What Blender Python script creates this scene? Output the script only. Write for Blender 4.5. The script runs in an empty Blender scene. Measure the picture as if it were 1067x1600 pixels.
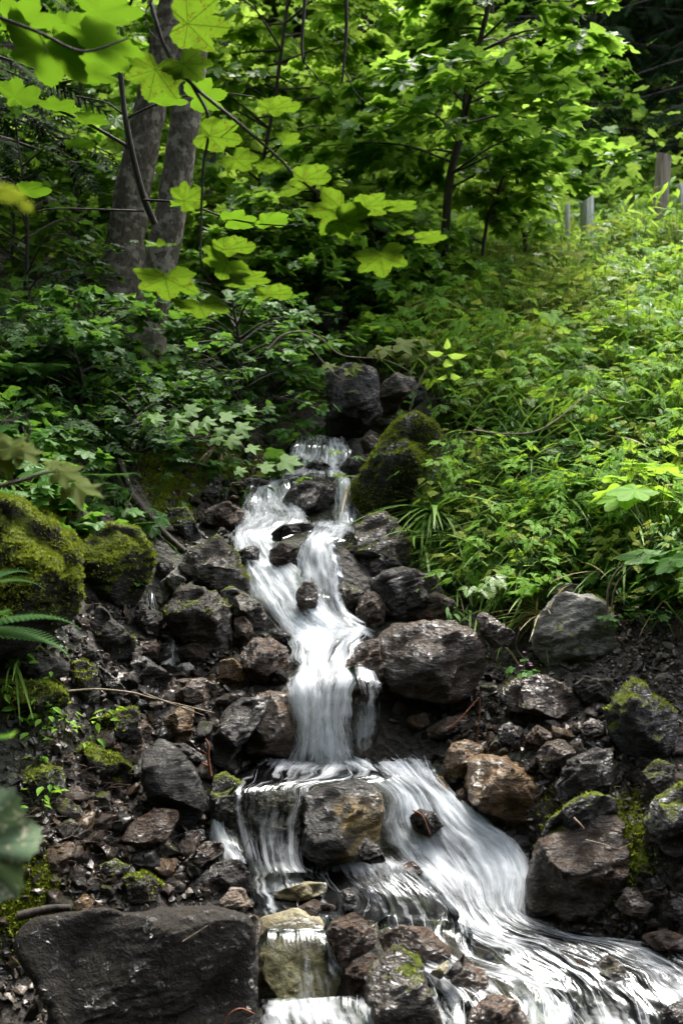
import bpy, bmesh, math, random
import numpy as np
from math import radians, sin, cos, pi, atan2, sqrt

# ------------------------------------------------------------------ camera, world, sun
S = bpy.context.scene
COL = S.collection
CZ, PITCH, F = 1.6, radians(-5.0), 1556.0          # camera height, pitch, focal length in photo pixels
cam_d = bpy.data.cameras.new('camera'); cam = bpy.data.objects.new('camera', cam_d); COL.objects.link(cam)
cam.location = (0, 0, CZ); cam.rotation_euler = (radians(90) + PITCH, 0, 0)
cam_d.sensor_fit = 'VERTICAL'; cam_d.sensor_height = 36; cam_d.lens = 36 * F / 1600
cam_d.clip_start = 0.05; cam_d.clip_end = 400
cam_d.dof.use_dof = True; cam_d.dof.focus_distance = 3.7; cam_d.dof.aperture_fstop = 3.6
S.camera = cam
S.view_settings.view_transform = 'Standard'; S.view_settings.look = 'None'
S.view_settings.exposure = 2.6; S.view_settings.gamma = 1
S.cycles.use_denoising = True
S.cycles.max_bounces = 8; S.cycles.diffuse_bounces = 3; S.cycles.glossy_bounces = 2
S.cycles.transmission_bounces = 4; S.cycles.transparent_max_bounces = 18
S.cycles.caustics_reflective = False; S.cycles.caustics_refractive = False
SUN_EL, SUN_AZ = radians(60), radians(22)           # azimuth from +Y (ahead) towards +X
w = bpy.data.worlds.new('World'); S.world = w; w.use_nodes = True
wn = w.node_tree; wn.nodes.clear()
sk = wn.nodes.new('ShaderNodeTexSky'); sk.sky_type = 'NISHITA'; sk.sun_disc = False
sk.sun_elevation = SUN_EL; sk.sun_rotation = SUN_AZ
sk.air_density = 1.0; sk.dust_density = 4.0; sk.ozone_density = 1.0
bg = wn.nodes.new('ShaderNodeBackground'); bg.inputs[1].default_value = 0.15
wo = wn.nodes.new('ShaderNodeOutputWorld')
hs = wn.nodes.new('ShaderNodeHueSaturation'); hs.inputs['Saturation'].default_value = .45   # thin overcast: a paler sky
wn.links.new(sk.outputs[0], hs.inputs['Color']); wn.links.new(hs.outputs[0], bg.inputs[0]); wn.links.new(bg.outputs[0], wo.inputs[0])
sd = bpy.data.lights.new('sun', 'SUN'); sd.energy = 1.3; sd.angle = radians(18); sd.color = (1, .95, .86)
so = bpy.data.objects.new('sun', sd); COL.objects.link(so)
so.rotation_euler = (-(pi/2 - SUN_EL), 0, -SUN_AZ)   # light travels from ahead/above towards the camera
so.location = (3, 10, 12)

RNG = np.random.default_rng(7)
random.seed(7)

# ------------------------------------------------------------------ pixel -> world
def ray(px, py):
    v = -(py - 800) / F
    return np.array([(px - 533.5) / F, cos(PITCH) - v*sin(PITCH), sin(PITCH) + v*cos(PITCH)])
def P(px, py, Y):
    d = ray(px, py); return np.array([0, 0, CZ]) + d * (Y / d[1])

# ------------------------------------------------------------------ noise
def _h(i, j, k, s):
    n = (i*374761393 + j*668265263 + k*1440662683 + s*974634777) & 0xffffffff
    n = ((n ^ (n >> 13)) * 1274126177) & 0xffffffff
    return ((n ^ (n >> 16)) & 0xffff) / 65535.0
def vnoise(p, s=0):
    p = np.asarray(p, float); i = np.floor(p).astype(np.int64); f = p - i; f = f*f*(3 - 2*f)
    i0, j0, k0 = i[:, 0], i[:, 1], i[:, 2]; r = 0
    for a in (0, 1):
        for b in (0, 1):
            for c in (0, 1):
                wgt = (f[:, 0] if a else 1-f[:, 0]) * (f[:, 1] if b else 1-f[:, 1]) * (f[:, 2] if c else 1-f[:, 2])
                r = r + wgt * _h(i0+a, j0+b, k0+c, s)
    return r*2 - 1
def fbm(p, o=4, s=0, g=.5):
    r, a = 0, 1.
    for k in range(o):
        r = r + a*vnoise(p*(2.03**k) + 17.3*k, s+k); a *= g
    return r

# ------------------------------------------------------------------ mesh accumulation
class MB:
    def __init__(self): self.v = []; self.l = []; self.s = []; self.n = 0
    def add(self, V, Fc):                          # Fc: (m,k) int array
        V = np.asarray(V, np.float32); Fc = np.asarray(Fc, np.int64)
        self.v.append(V); self.l.append((Fc + self.n).ravel()); self.s.append(np.full(len(Fc), Fc.shape[1])); self.n += len(V)
    def mesh(self, name, mats, smooth=True, uv=None):
        me = bpy.data.meshes.new(name)
        if not self.v: return me
        V = np.concatenate(self.v); L = np.concatenate(self.l); Z = np.concatenate(self.s)
        me.vertices.add(len(V)); me.vertices.foreach_set('co', V.ravel())
        me.loops.add(len(L)); me.loops.foreach_set('vertex_index', L.astype(np.int32))
        me.polygons.add(len(Z)); me.polygons.foreach_set('loop_start', np.concatenate([[0], np.cumsum(Z)[:-1]]).astype(np.int32))
        me.polygons.foreach_set('loop_total', Z.astype(np.int32))
        me.polygons.foreach_set('use_smooth', np.full(len(Z), smooth))
        me.update(calc_edges=True)
        if uv is not None:
            u = me.uv_layers.new(name='UVMap'); u.data.foreach_set('uv', uv[L].astype(np.float32).ravel())
        for m in (mats if isinstance(mats, (list, tuple)) else [mats]): me.materials.append(m)
        return me
    def build(self, name, mats, parent=None, smooth=True, uv=None, loc=None):
        if loc is not None:
            self.v = [a - np.asarray(loc, np.float32) for a in self.v]
        o = bpy.data.objects.new(name, self.mesh(name, mats, smooth, uv)); COL.objects.link(o)
        if parent is not None: o.parent = parent
        if loc is not None and parent is None: o.location = loc
        return o
def tag(o, label=None, cat=None, group=None, kind=None):
    if label: o['label'] = label
    if cat: o['category'] = cat
    if group: o['group'] = group
    if kind: o['kind'] = kind
    return o
def empty(name, loc, label, cat, group=None):
    o = bpy.data.objects.new(name, None); COL.objects.link(o); o.location = loc; o.empty_display_size = .1
    return tag(o, label, cat, group)
def kid(mb, name, mat, root, smooth=True):
    """a part built in world coordinates under a thing whose empty stands at its base"""
    l = np.array(root.location, np.float32); mb.v = [a - l for a in mb.v]
    o = mb.build(name, mat, root, smooth); return o

def catmull(pts, n):
    p = np.asarray(pts, float); m = len(p)
    if m < 3: t = np.linspace(0, m-1, n); return np.stack([np.interp(t, range(m), p[:, k]) for k in range(p.shape[1])], 1)
    q = np.vstack([2*p[0]-p[1], p, 2*p[-1]-p[-2]])
    t = np.linspace(0, m-1-1e-6, n); i = t.astype(int); f = (t-i)[:, None]
    a, b, c, d = q[i], q[i+1], q[i+2], q[i+3]
    return .5*((2*b) + (c-a)*f + (2*a-5*b+4*c-d)*f**2 + (3*b-a-3*c+d)*f**3)
def tube(mb, pts, r0, r1, k=6, n=None, rough=0, seed=0, smoothpts=True):
    p = catmull(pts, n or max(4, len(pts)*4)) if smoothpts else np.asarray(pts, float)
    m = len(p); T = np.gradient(p, axis=0); T /= np.linalg.norm(T, axis=1)[:, None] + 1e-9
    up = np.array([0, 0, 1.]) if abs(T[:, 2]).mean() < .8 else np.array([0, 1., 0])
    A = np.cross(T, up); A /= np.linalg.norm(A, axis=1)[:, None] + 1e-9; B = np.cross(T, A)
    r = np.interp(np.linspace(0, 1, m), [0, 1], [r0, r1]) if np.isscalar(r0) else np.interp(np.linspace(0, 1, m), np.linspace(0, 1, len(r0)), r0)
    th = np.arange(k)*2*pi/k
    V = p[:, None, :] + r[:, None, None]*(np.cos(th)[None, :, None]*A[:, None, :] + np.sin(th)[None, :, None]*B[:, None, :])
    V = V.reshape(-1, 3)
    if rough: 
        nz = fbm(V/(.6*np.mean(r)+1e-6)*.5, 3, seed)[:, None]; C = np.repeat(p, k, 0); V = V + (V-C)*nz*rough
    i = np.arange(m-1)[:, None]*k; j = np.arange(k)[None, :]; j2 = (j+1) % k
    Q = np.stack([i+j, i+j2, i+k+j2, i+k+j], -1).reshape(-1, 4)
    mb.add(V, Q)
    for e, base in ((0, 0), (1, (m-1)*k)):
        c = np.vstack([V[base:base+k], p[0 if e == 0 else -1]]); ids = np.arange(k)
        mb.add(c, np.stack([ids, (ids+1) % k, np.full(k, k)], 1) if e else np.stack([(ids+1) % k, ids, np.full(k, k)], 1))
    return p

# ------------------------------------------------------------------ materials
def nt(name):
    m = bpy.data.materials.new(name); m.use_nodes = True; t = m.node_tree; t.nodes.clear()
    return m, t, t.nodes.new('ShaderNodeOutputMaterial')
def N(t, typ, **kw):
    n = t.nodes.new('ShaderNode' + typ)
    for k, v in kw.items():
        if k.startswith('i_'):
            key = k[2:]; key = int(key) if key.isdigit() else key.replace('_', ' ')
            n.inputs[key].default_value = v
        else: setattr(n, k, v)
    return n
def ramp(t, stops, src, interp='LINEAR'):
    r = t.nodes.new('ShaderNodeValToRGB'); r.color_ramp.interpolation = interp; e = r.color_ramp.elements
    while len(e) < len(stops): e.new(.5)
    for i, (p, c) in enumerate(stops):
        e[i].position = p; e[i].color = (*c, 1) if not np.isscalar(c) else (c, c, c, 1)
    t.links.new(src, r.inputs[0]); return r.outputs[0]
def mixc(t, f, a, b, mode='MIX'):
    m = t.nodes.new('ShaderNodeMix'); m.data_type = 'RGBA'; m.blend_type = mode
    for s, x in ((m.inputs[0], f), (m.inputs[6], a), (m.inputs[7], b)):
        if hasattr(x, 'links'): t.links.new(x, s)
        elif np.isscalar(x): s.default_value = x
        else: s.default_value = (*x, 1)
    return m.outputs[2]
def math_(t, op, a, b=0., c=0., clamp=False):
    m = t.nodes.new('ShaderNodeMath'); m.operation = op; m.use_clamp = clamp
    for s, x in zip(m.inputs, (a, b, c)):
        if hasattr(x, 'links'): t.links.new(x, s)
        else: s.default_value = x
    return m.outputs[0]

def rockmat(name, c1, c2, c3, rough=(.16, .5), wet=True, moss=0., mossc=((.06, .085, .008), (.20, .25, .018)), lich=0., strata=1., bump=1., split=None, sparse=False):
    m, t, out = nt(name); L = t.links.new
    tc = N(t, 'TexCoord'); oi = N(t, 'ObjectInfo'); add = N(t, 'VectorMath', operation='ADD')
    L(tc.outputs['Object'], add.inputs[0]); sc = N(t, 'VectorMath', operation='SCALE'); sc.inputs[3].default_value = 37
    cmb = N(t, 'CombineXYZ'); [L(oi.outputs['Random'], cmb.inputs[i]) for i in range(3)]
    L(cmb.outputs[0], sc.inputs[0]); L(sc.outputs[0], add.inputs[1]); co = add.outputs[0]
    # bedding direction of the schist: a tilted, stretched copy of the coordinates
    mp = N(t, 'Mapping'); mp.inputs['Rotation'].default_value = (.5, .6, .4); mp.inputs['Scale'].default_value = (1, 1.15, 2.6*strata)
    L(co, mp.inputs[0])
    n1 = N(t, 'TexNoise', i_Scale=5., i_Detail=9., i_Roughness=.62); L(co, n1.inputs[0])
    n2 = N(t, 'TexNoise', i_Scale=9., i_Detail=8., i_Roughness=.65, i_Distortion=.6); L(mp.outputs[0], n2.inputs[0])
    n3 = N(t, 'TexNoise', i_Scale=46., i_Detail=6., i_Roughness=.7); L(co, n3.inputs[0])
    n5 = N(t, 'TexNoise', i_Scale=22., i_Detail=5., i_Roughness=.6, i_Distortion=1.2); L(mp.outputs[0], n5.inputs[0])
    col = mixc(t, ramp(t, [(.36, 0.), (.62, 1.)], n1.outputs[0]), c1, c2)
    col = mixc(t, ramp(t, [(.52, 0.), (.68, .8)], n2.outputs[0]), col, c3)
    if split is not None:                        # a face of the block stained by iron
        sx = N(t, 'SeparateXYZ'); L(tc.outputs['Object'], sx.inputs[0])
        s_ = math_(t, 'ADD', sx.outputs[0], math_(t, 'MULTIPLY', math_(t, 'SUBTRACT', n2.outputs[0], .5), .16))
        msk = math_(t, 'MULTIPLY', math_(t, 'MULTIPLY', math_(t, 'SUBTRACT', s_, split[0]), 22., clamp=True), math_(t, 'MULTIPLY', math_(t, 'SUBTRACT', split[1], sx.outputs[2]), 25., clamp=True))
        oc = mixc(t, ramp(t, [(.4, 0.), (.62, 1.)], n2.outputs[0]), split[2], split[3])
        col = mixc(t, msk, col, oc)
    col = mixc(t, .75, col, ramp(t, [(.3, .35), (.7, 1.0)], n3.outputs[0]), 'MULTIPLY')
    if lich:
        n4 = N(t, 'TexNoise', i_Scale=14., i_Detail=7., i_Roughness=.7); L(co, n4.inputs[0])
        col = mixc(t, ramp(t, [(.56, 0.), (.63, lich)], n4.outputs[0]), col, (.34, .34, .31))
    geo = N(t, 'NewGeometry'); sz = N(t, 'SeparateXYZ'); L(geo.outputs['Normal'], sz.inputs[0])
    rg = ramp(t, [(.3, rough[0] + (.22 if wet else 0)), (.7, min(.95, rough[1] + .3))], n1.outputs[0])
    h = math_(t, 'ADD', math_(t, 'MULTIPLY', n2.outputs[0], .6), math_(t, 'MULTIPLY', n3.outputs[0], .34))
    h = math_(t, 'ADD', h, math_(t, 'MULTIPLY', n1.outputs[0], .8))
    h = math_(t, 'ADD', h, math_(t, 'MULTIPLY', n5.outputs[0], .28))
    if moss:
        n6 = N(t, 'TexNoise', i_Scale=6.5, i_Detail=7., i_Roughness=.65); L(co, n6.inputs[0])
        mm = math_(t, 'ADD', math_(t, 'MULTIPLY', sz.outputs[2], .55), math_(t, 'MULTIPLY', n6.outputs[0], 1.6))
        mm = ramp(t, [(0, 0.), (1, 1.)], math_(t, 'MULTIPLY', math_(t, 'SUBTRACT', mm, 1.45 - moss), 5., clamp=True))
        mc = mixc(t, ramp(t, [(.35, 0.), (.65, 1.)], n3.outputs[0]), *mossc)
        col = mixc(t, mm, col, mc)
        rg = mixc(t, mm, rg, (.9, .9, .9))
        h = math_(t, 'ADD', h, math_(t, 'MULTIPLY', mm, math_(t, 'MULTIPLY', n3.outputs[0], .9)))
    b = N(t, 'Bump', i_Strength=1.*bump, i_Distance=.05); L(h, b.inputs['Height'])
    p = N(t, 'BsdfPrincipled'); L(col, p.inputs['Base Color']); L(rg, p.inputs['Roughness']); L(b.outputs[0], p.inputs['Normal'])
    p.inputs['Specular IOR Level'].default_value = .3
    if rough[0] < .3 and wet:                    # film of water: small glints
        n7 = N(t, 'TexNoise', i_Scale=26., i_Detail=4., i_Roughness=.55, i_Distortion=.8); L(mp.outputs[0], n7.inputs[0])
        b2 = N(t, 'Bump', i_Strength=1., i_Distance=.04); L(n7.outputs[0], b2.inputs['Height']); L(b.outputs[0], b2.inputs['Normal'])
        L(b2.outputs[0], p.inputs['Coat Normal']); p.inputs['Coat Roughness'].default_value = .06; p.inputs['Coat IOR'].default_value = 1.7
        cw = ramp(t, [(.42, 0.), (.60, 1.)], n1.outputs[0])
        if sparse: cw = ramp(t, [(.57, 0.), (.64, 1.)], n5.outputs[0])      # only here and there a wet glint
        if moss: cw = math_(t, 'MULTIPLY', cw, math_(t, 'SUBTRACT', 1., mm))
        L(cw, p.inputs['Coat Weight'])
    L(p.outputs[0], out.inputs[0]); return m

GREY = rockmat('wet_grey_rock', (0.0241, 0.0128, 0.0052), (0.0647, 0.0330, 0.0128), (0.1201, 0.0641, 0.0259), (.15, .45), bump=1.0)
DARK = rockmat('wet_dark_rock', (0.0076, 0.0045, 0.0022), (0.0217, 0.0125, 0.0058), (0.0478, 0.0280, 0.0130), (.12, .45), bump=1.1)
BROWN = rockmat('wet_brown_rock', (0.0306, 0.0135, 0.0048), (0.0945, 0.0450, 0.0156), (0.1530, 0.0825, 0.0330), (.12, .42))
OCHRE = rockmat('wet_ochre_rock', (0.0731, 0.0360, 0.0090), (0.2340, 0.1260, 0.0338), (0.3315, 0.2160, 0.0900), (.12, .42))
PALE = rockmat('pale_lichen_rock', (.24, .23, .205), (.40, .385, .35), (.15, .14, .125), (.5, .8), moss=.05, lich=.6)
DRY = rockmat('dry_grey_rock', (0.0352, 0.0328, 0.0280), (0.0768, 0.0696, 0.0576), (0.1232, 0.1120, 0.0936), (.4, .7), moss=.03, strata=.7, bump=1.2)
PINK = rockmat('pinkish_rock', (.16, .11, .08), (.30, .24, .19), (.40, .36, .31), (.3, .6))
MOSSY = rockmat('mossy_rock', (0.0120, 0.0112, 0.0072), (0.0304, 0.0256, 0.0160), (0.0536, 0.0448, 0.0288), (.3, .7), moss=.52)
HALF = rockmat('half_mossy_rock', (0.0128, 0.0112, 0.0090), (0.0315, 0.0263, 0.0180), (0.0570, 0.0480, 0.0338), (.2, .6), moss=.40)
LIGHTM = rockmat('slightly_mossy_rock', (0.0168, 0.0112, 0.0054), (0.0504, 0.0330, 0.0156), (0.0924, 0.0638, 0.0312), (.15, .5), moss=.24)
SLATE = rockmat('striped_slate', (0.0187, 0.0165, 0.0137), (0.0554, 0.0480, 0.0382), (0.1349, 0.1185, 0.0922), (.12, .35), strata=3.6, bump=1.3)
UNDER = rockmat('submerged_rock', (.15, .12, .06), (.26, .23, .12), (.36, .33, .2), (.25, .5), bump=.5, strata=.5)
BSLAB = rockmat('wet_black_slab', (.010, .008, .005), (.022, .017, .011), (.038, .030, .020), (.28, .55), strata=.5, bump=.8, sparse=True)
BLOCK = rockmat('iron_stained_block', (.012, .011, .01), (.03, .026, .02), (.06, .05, .038), (.12, .45), split=(-.02, .095, (.08, .055, .014), (.36, .235, .06)))

def leafmat(name, c1, c2, tr, rough=.42, tf=.42, spots=None, spec=.45, veins=False):
    m, t, out = nt(name); L = t.links.new
    g = N(t, 'NewGeometry'); rnd = g.outputs['Random Per Island']
    tc = N(t, 'TexCoord'); n = N(t, 'TexNoise', i_Scale=1.4, i_Detail=3.); L(tc.outputs['Object'], n.inputs[0])
    f = math_(t, 'ADD', math_(t, 'MULTIPLY', rnd, .7), math_(t, 'MULTIPLY', math_(t, 'SUBTRACT', n.outputs[0], .35), 1.0), clamp=True)
    col = mixc(t, f, c1, c2); trc = mixc(t, f, tuple(x*.6 for x in tr), tr)
    if spots:
        v = N(t, 'TexVoronoi', i_Scale=spots[0]); L(tc.outputs['Object'], v.inputs[0])
        n2 = N(t, 'TexNoise', i_Scale=spots[0]*.22, i_Detail=4.); L(tc.outputs['Object'], n2.inputs[0])
        d = math_(t, 'SUBTRACT', v.outputs['Distance'], math_(t, 'MULTIPLY', math_(t, 'SUBTRACT', n2.outputs[0], .38), spots[1]))
        k = math_(t, 'LESS_THAN', d, 0.0)
        col = mixc(t, k, col, spots[2]); trc = mixc(t, k, trc, tuple(x*.8 for x in spots[2]))
        nb = N(t, 'TexNoise', i_Scale=spots[0]*.1, i_Detail=5.); L(tc.outputs['Object'], nb.inputs[0])
        kb = ramp(t, [(.66, 0.), (.72, 1.)], nb.outputs[0])
        col = mixc(t, kb, col, (.10, .05, .02)); trc = mixc(t, kb, trc, (.06, .03, .01))
    h = n.outputs[0]
    if veins:                                    # five main veins and side veins of a palmate leaf, in the leaf's own plane
        sx = N(t, 'SeparateXYZ'); L(tc.outputs['Object'], sx.inputs[0]); x, y = sx.outputs[0], sx.outputs[1]
        ang = math_(t, 'ARCTAN2', x, y); r = math_(t, 'SQRT', math_(t, 'ADD', math_(t, 'MULTIPLY', x, x), math_(t, 'MULTIPLY', y, y)))
        a5 = math_(t, 'PINGPONG', math_(t, 'ADD', ang, .42), .42)
        vd = math_(t, 'MULTIPLY', math_(t, 'SUBTRACT', .42, a5), r)
        vk = math_(t, 'LESS_THAN', vd, .011)
        sv = math_(t, 'PINGPONG', math_(t, 'ADD', r, math_(t, 'MULTIPLY', a5, -.35)), .07)
        vk2 = math_(t, 'MULTIPLY', math_(t, 'LESS_THAN', sv, .004), .5)
        vk = math_(t, 'MAXIMUM', vk, vk2)
        col = mixc(t, vk, col, tuple(x*.45 for x in c1)); trc = mixc(t, vk, trc, tuple(x*.35 for x in tr))
    b = N(t, 'Bump', i_Strength=.25, i_Distance=.01); nn = N(t, 'TexNoise', i_Scale=60.); L(tc.outputs['Object'], nn.inputs[0]); L(nn.outputs[0], b.inputs['Height'])
    p = N(t, 'BsdfPrincipled', i_Roughness=rough); L(col, p.inputs['Base Color']); L(b.outputs[0], p.inputs['Normal'])
    p.inputs['Specular IOR Level'].default_value = spec
    tr_ = N(t, 'BsdfTranslucent'); L(trc, tr_.inputs[0])
    mx = N(t, 'MixShader', i_0=tf); L(p.outputs[0], mx.inputs[1]); L(tr_.outputs[0], mx.inputs[2]); L(mx.outputs[0], out.inputs[0])
    return m
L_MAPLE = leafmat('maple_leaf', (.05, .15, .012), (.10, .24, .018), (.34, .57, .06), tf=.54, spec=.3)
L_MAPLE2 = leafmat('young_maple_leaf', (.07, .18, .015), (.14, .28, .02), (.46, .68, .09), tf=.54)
L_HERB = leafmat('herb_leaf', (.08, .21, .02), (.20, .37, .04), (.46, .74, .06), tf=.44, rough=.6, spec=.15)
L_HERBY = leafmat('yellowish_herb_leaf', (.16, .22, .03), (.32, .36, .07), (.46, .54, .08), tf=.4, rough=.65, spec=.12)
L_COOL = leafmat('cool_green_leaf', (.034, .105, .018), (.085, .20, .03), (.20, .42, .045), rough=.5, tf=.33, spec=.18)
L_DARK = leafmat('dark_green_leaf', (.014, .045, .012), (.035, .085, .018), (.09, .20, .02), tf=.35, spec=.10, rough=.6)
L_GRASS = leafmat('grass_blade', (.07, .17, .02), (.17, .28, .05), (.26, .44, .06), rough=.5, tf=.35, spec=.2)
L_DRY = leafmat('dry_grass', (.16, .12, .05), (.30, .24, .11), (.3, .24, .1), tf=.3)
L_FERN = leafmat('fern_leaf', (.03, .09, .02), (.06, .15, .035), (.12, .27, .05), tf=.35)
L_FAR = leafmat('haze_tinted_leaf', (.06, .12, .025), (.12, .20, .05), (.26, .44, .06), tf=.5, spec=.1, rough=.7)  # paler, duller green: haze put into the leaf colour
L_NEEDLE = leafmat('spruce_needles', (.010, .024, .010), (.022, .045, .014), (.03, .06, .015), rough=.8, tf=.15, spec=.08)
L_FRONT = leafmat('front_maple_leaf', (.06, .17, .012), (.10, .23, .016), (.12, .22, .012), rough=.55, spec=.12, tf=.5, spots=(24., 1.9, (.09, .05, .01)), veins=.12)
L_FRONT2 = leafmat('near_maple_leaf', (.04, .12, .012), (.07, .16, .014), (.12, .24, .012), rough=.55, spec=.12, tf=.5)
L_BUTTER = leafmat('spotted_butterbur_leaf', (.10, .17, .09), (.14, .22, .11), (.16, .26, .10), rough=.6, tf=.25, spots=(24., 1.9, (.62, .56, .40)), veins=.18)
L_WITHER = leafmat('withering_leaf', (.07, .11, .012), (.13, .17, .02), (.22, .28, .02), tf=.45, spec=.15, rough=.6, spots=(7., 1.3, (.10, .055, .02)))
L_MOSS = leafmat('moss_tips', (.09, .13, .01), (.34, .40, .03), (.3, .36, .03), rough=.8, tf=.3, spec=.2)
L_PINK = leafmat('pink_petal', (.5, .16, .38), (.6, .22, .45), (.5, .2, .4), tf=.4)

def barkmat(name, c1, c2, c3=None, sc=8., zs=.25, bump=1.):
    m, t, out = nt(name); L = t.links.new
    tc = N(t, 'TexCoord'); mp = N(t, 'Mapping'); mp.inputs['Scale'].default_value = (1, 1, zs); L(tc.outputs['Object'], mp.inputs[0])
    n1 = N(t, 'TexNoise', i_Scale=sc*3, i_Detail=8., i_Roughness=.7); L(mp.outputs[0], n1.inputs[0])
    n2 = N(t, 'TexNoise', i_Scale=sc, i_Detail=6., i_Roughness=.6); L(tc.outputs['Object'], n2.inputs[0])
    col = mixc(t, ramp(t, [(.38, 0.), (.62, 1.)], n1.outputs[0]), c1, c2)
    if c3: col = mixc(t, ramp(t, [(.50, 0.), (.58, .8)], n2.outputs[0]), col, c3)
    h = math_(t, 'ADD', n1.outputs[0], math_(t, 'MULTIPLY', n2.outputs[0], .5))
    b = N(t, 'Bump', i_Strength=.8*bump, i_Distance=.02); L(h, b.inputs['Height'])
    p = N(t, 'BsdfPrincipled', i_Roughness=.8); L(col, p.inputs['Base Color']); L(b.outputs[0], p.inputs['Normal']); L(p.outputs[0], out.inputs[0])
    return m
BARK = barkmat('grey_bark', (.026, .02, .014), (.12, .095, .068), (.26, .235, .19), 16., .5)
BARKD = barkmat('dark_bark', (.015, .011, .008), (.05, .038, .028))
BARKR = barkmat('reddish_bark', (.08, .05, .035), (.2, .14, .1))
TWIG = barkmat('pale_twig', (.16, .12, .08), (.30, .25, .18))
REDTW = barkmat('red_twig', (.16, .05, .02), (.30, .11, .05))
STEM = barkmat('green_stem', (.05, .09, .02), (.11, .15, .04))
WOODG = barkmat('weathered_grey_wood', (.28, .27, .26), (.6, .59, .57), None, 14., .06)
WOODB = barkmat('weathered_brown_wood', (.10, .075, .055), (.30, .24, .18), None, 14., .06)

m, t, out = nt('forest_floor'); L = t.links.new
tc = N(t, 'TexCoord'); n1 = N(t, 'TexNoise', i_Scale=7., i_Detail=9., i_Roughness=.68); L(tc.outputs['Object'], n1.inputs[0])
n2 = N(t, 'TexNoise', i_Scale=60., i_Detail=5., i_Roughness=.7); L(tc.outputs['Object'], n2.inputs[0])
n3 = N(t, 'TexNoise', i_Scale=1.6, i_Detail=5.); L(tc.outputs['Object'], n3.inputs[0])
v = N(t, 'TexVoronoi', i_Scale=38.); L(tc.outputs['Object'], v.inputs[0])
c = mixc(t, ramp(t, [(.35, 0.), (.65, 1.)], n1.outputs[0]), (.009, .007, .005), (.032, .023, .015))
c = mixc(t, ramp(t, [(.48, 0.), (.62, .55)], n3.outputs[0]), c, (.03, .042, .01))
c = mixc(t, .6, c, ramp(t, [(.3, .4), (.7, 1.)], n2.outputs[0]), 'MULTIPLY')
b = N(t, 'Bump', i_Strength=1., i_Distance=.03)
L(math_(t, 'ADD', math_(t, 'ADD', n1.outputs[0], math_(t, 'MULTIPLY', n2.outputs[0], .4)), math_(t, 'MULTIPLY', v.outputs[0], .5)), b.inputs['Height'])
p = N(t, 'BsdfPrincipled', i_Roughness=.65); L(c, p.inputs['Base Color']); L(b.outputs[0], p.inputs['Normal']); L(p.outputs[0], out.inputs[0])
GROUND = m

def watermat(name, veil=False):
    m, t, out = nt(name); L = t.links.new
    uv = N(t, 'UVMap'); wn_ = N(t, 'TexNoise', i_Scale=7., i_Detail=2.); L(uv.outputs[0], wn_.inputs[0])
    wob = mixc(t, .035, uv.outputs[0], wn_.outputs[1], 'LINEAR_LIGHT')
    def lay(sx, sy, det, rough_=.5, dist=.2):
        mp = N(t, 'Mapping'); mp.inputs['Scale'].default_value = (sx, sy, 1); L(wob, mp.inputs[0])
        n = N(t, 'TexNoise', i_Scale=1., i_Detail=det, i_Roughness=rough_, i_Distortion=dist); L(mp.outputs[0], n.inputs[0]); return n.outputs[0]
    fine = lay(120, 2.6, 2.); mid = lay(44, 1.9, 2.); big = lay(13, 3.5, 3.); iso = lay(34, 30, 4.)
    at = N(t, 'Attribute', attribute_name='foam')
    s = math_(t, 'ADD', math_(t, 'MULTIPLY', fine, .22), math_(t, 'ADD', math_(t, 'MULTIPLY', mid, .62), math_(t, 'ADD', math_(t, 'MULTIPLY', big, .6), math_(t, 'MULTIPLY', iso, .3))))
    s = math_(t, 'SUBTRACT', s, .87)               # about -0.4 .. 0.4
    f = math_(t, 'MULTIPLY', math_(t, 'SUBTRACT', math_(t, 'ADD', math_(t, 'MULTIPLY', s, 1.7), at.outputs['Fac']), .35 if veil else .27), 1.5, clamp=True)
    f = math_(t, 'MULTIPLY', math_(t, 'POWER', f, 1.25), .8 if veil else .9)
    h = math_(t, 'ADD', mid, math_(t, 'MULTIPLY', big, .8))
    b = N(t, 'Bump', i_Strength=.35, i_Distance=.02); L(h, b.inputs['Height'])
    tr = N(t, 'BsdfTransparent'); tr.inputs[0].default_value = (1, 1, 1, 1) if veil else (.80, .82, .76, 1)
    if veil: clear = tr.outputs[0]
    else:
        gl = N(t, 'BsdfGlossy', i_Roughness=.13); gl.inputs[0].default_value = (.18, .19, .2, 1); L(b.outputs[0], gl.inputs['Normal'])
        fr = N(t, 'Fresnel', i_IOR=1.33); L(b.outputs[0], fr.inputs['Normal'])
        m1 = N(t, 'MixShader'); L(fr.outputs[0], m1.inputs[0]); L(tr.outputs[0], m1.inputs[1]); L(gl.outputs[0], m1.inputs[2]); clear = m1.outputs[0]
    d = N(t, 'BsdfPrincipled', i_Roughness=.5); d.inputs['Base Color'].default_value = (.82, .86, .9, 1)
    if not veil: L(b.outputs[0], d.inputs['Normal'])
    tl = N(t, 'BsdfTranslucent'); tl.inputs[0].default_value = (.84, .88, .92, 1)
    m2 = N(t, 'MixShader', i_0=.45); L(d.outputs[0], m2.inputs[1]); L(tl.outputs[0], m2.inputs[2])
    m3 = N(t, 'MixShader'); L(f, m3.inputs[0]); L(clear, m3.inputs[1]); L(m2.outputs[0], m3.inputs[2])
    L(m3.outputs[0], out.inputs[0]); return m
WATER = watermat('stream_water'); VEIL = watermat('silky_veil', True)
m, t, out = nt('white_water'); L = t.links.new
d = N(t, 'BsdfPrincipled', i_Roughness=.5); d.inputs['Base Color'].default_value = (.76, .81, .87, 1)
tl = N(t, 'BsdfTranslucent'); tl.inputs[0].default_value = (.84, .88, .92, 1)
m2 = N(t, 'MixShader', i_0=.45); L(d.outputs[0], m2.inputs[1]); L(tl.outputs[0], m2.inputs[2]); L(m2.outputs[0], out.inputs[0])
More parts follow.
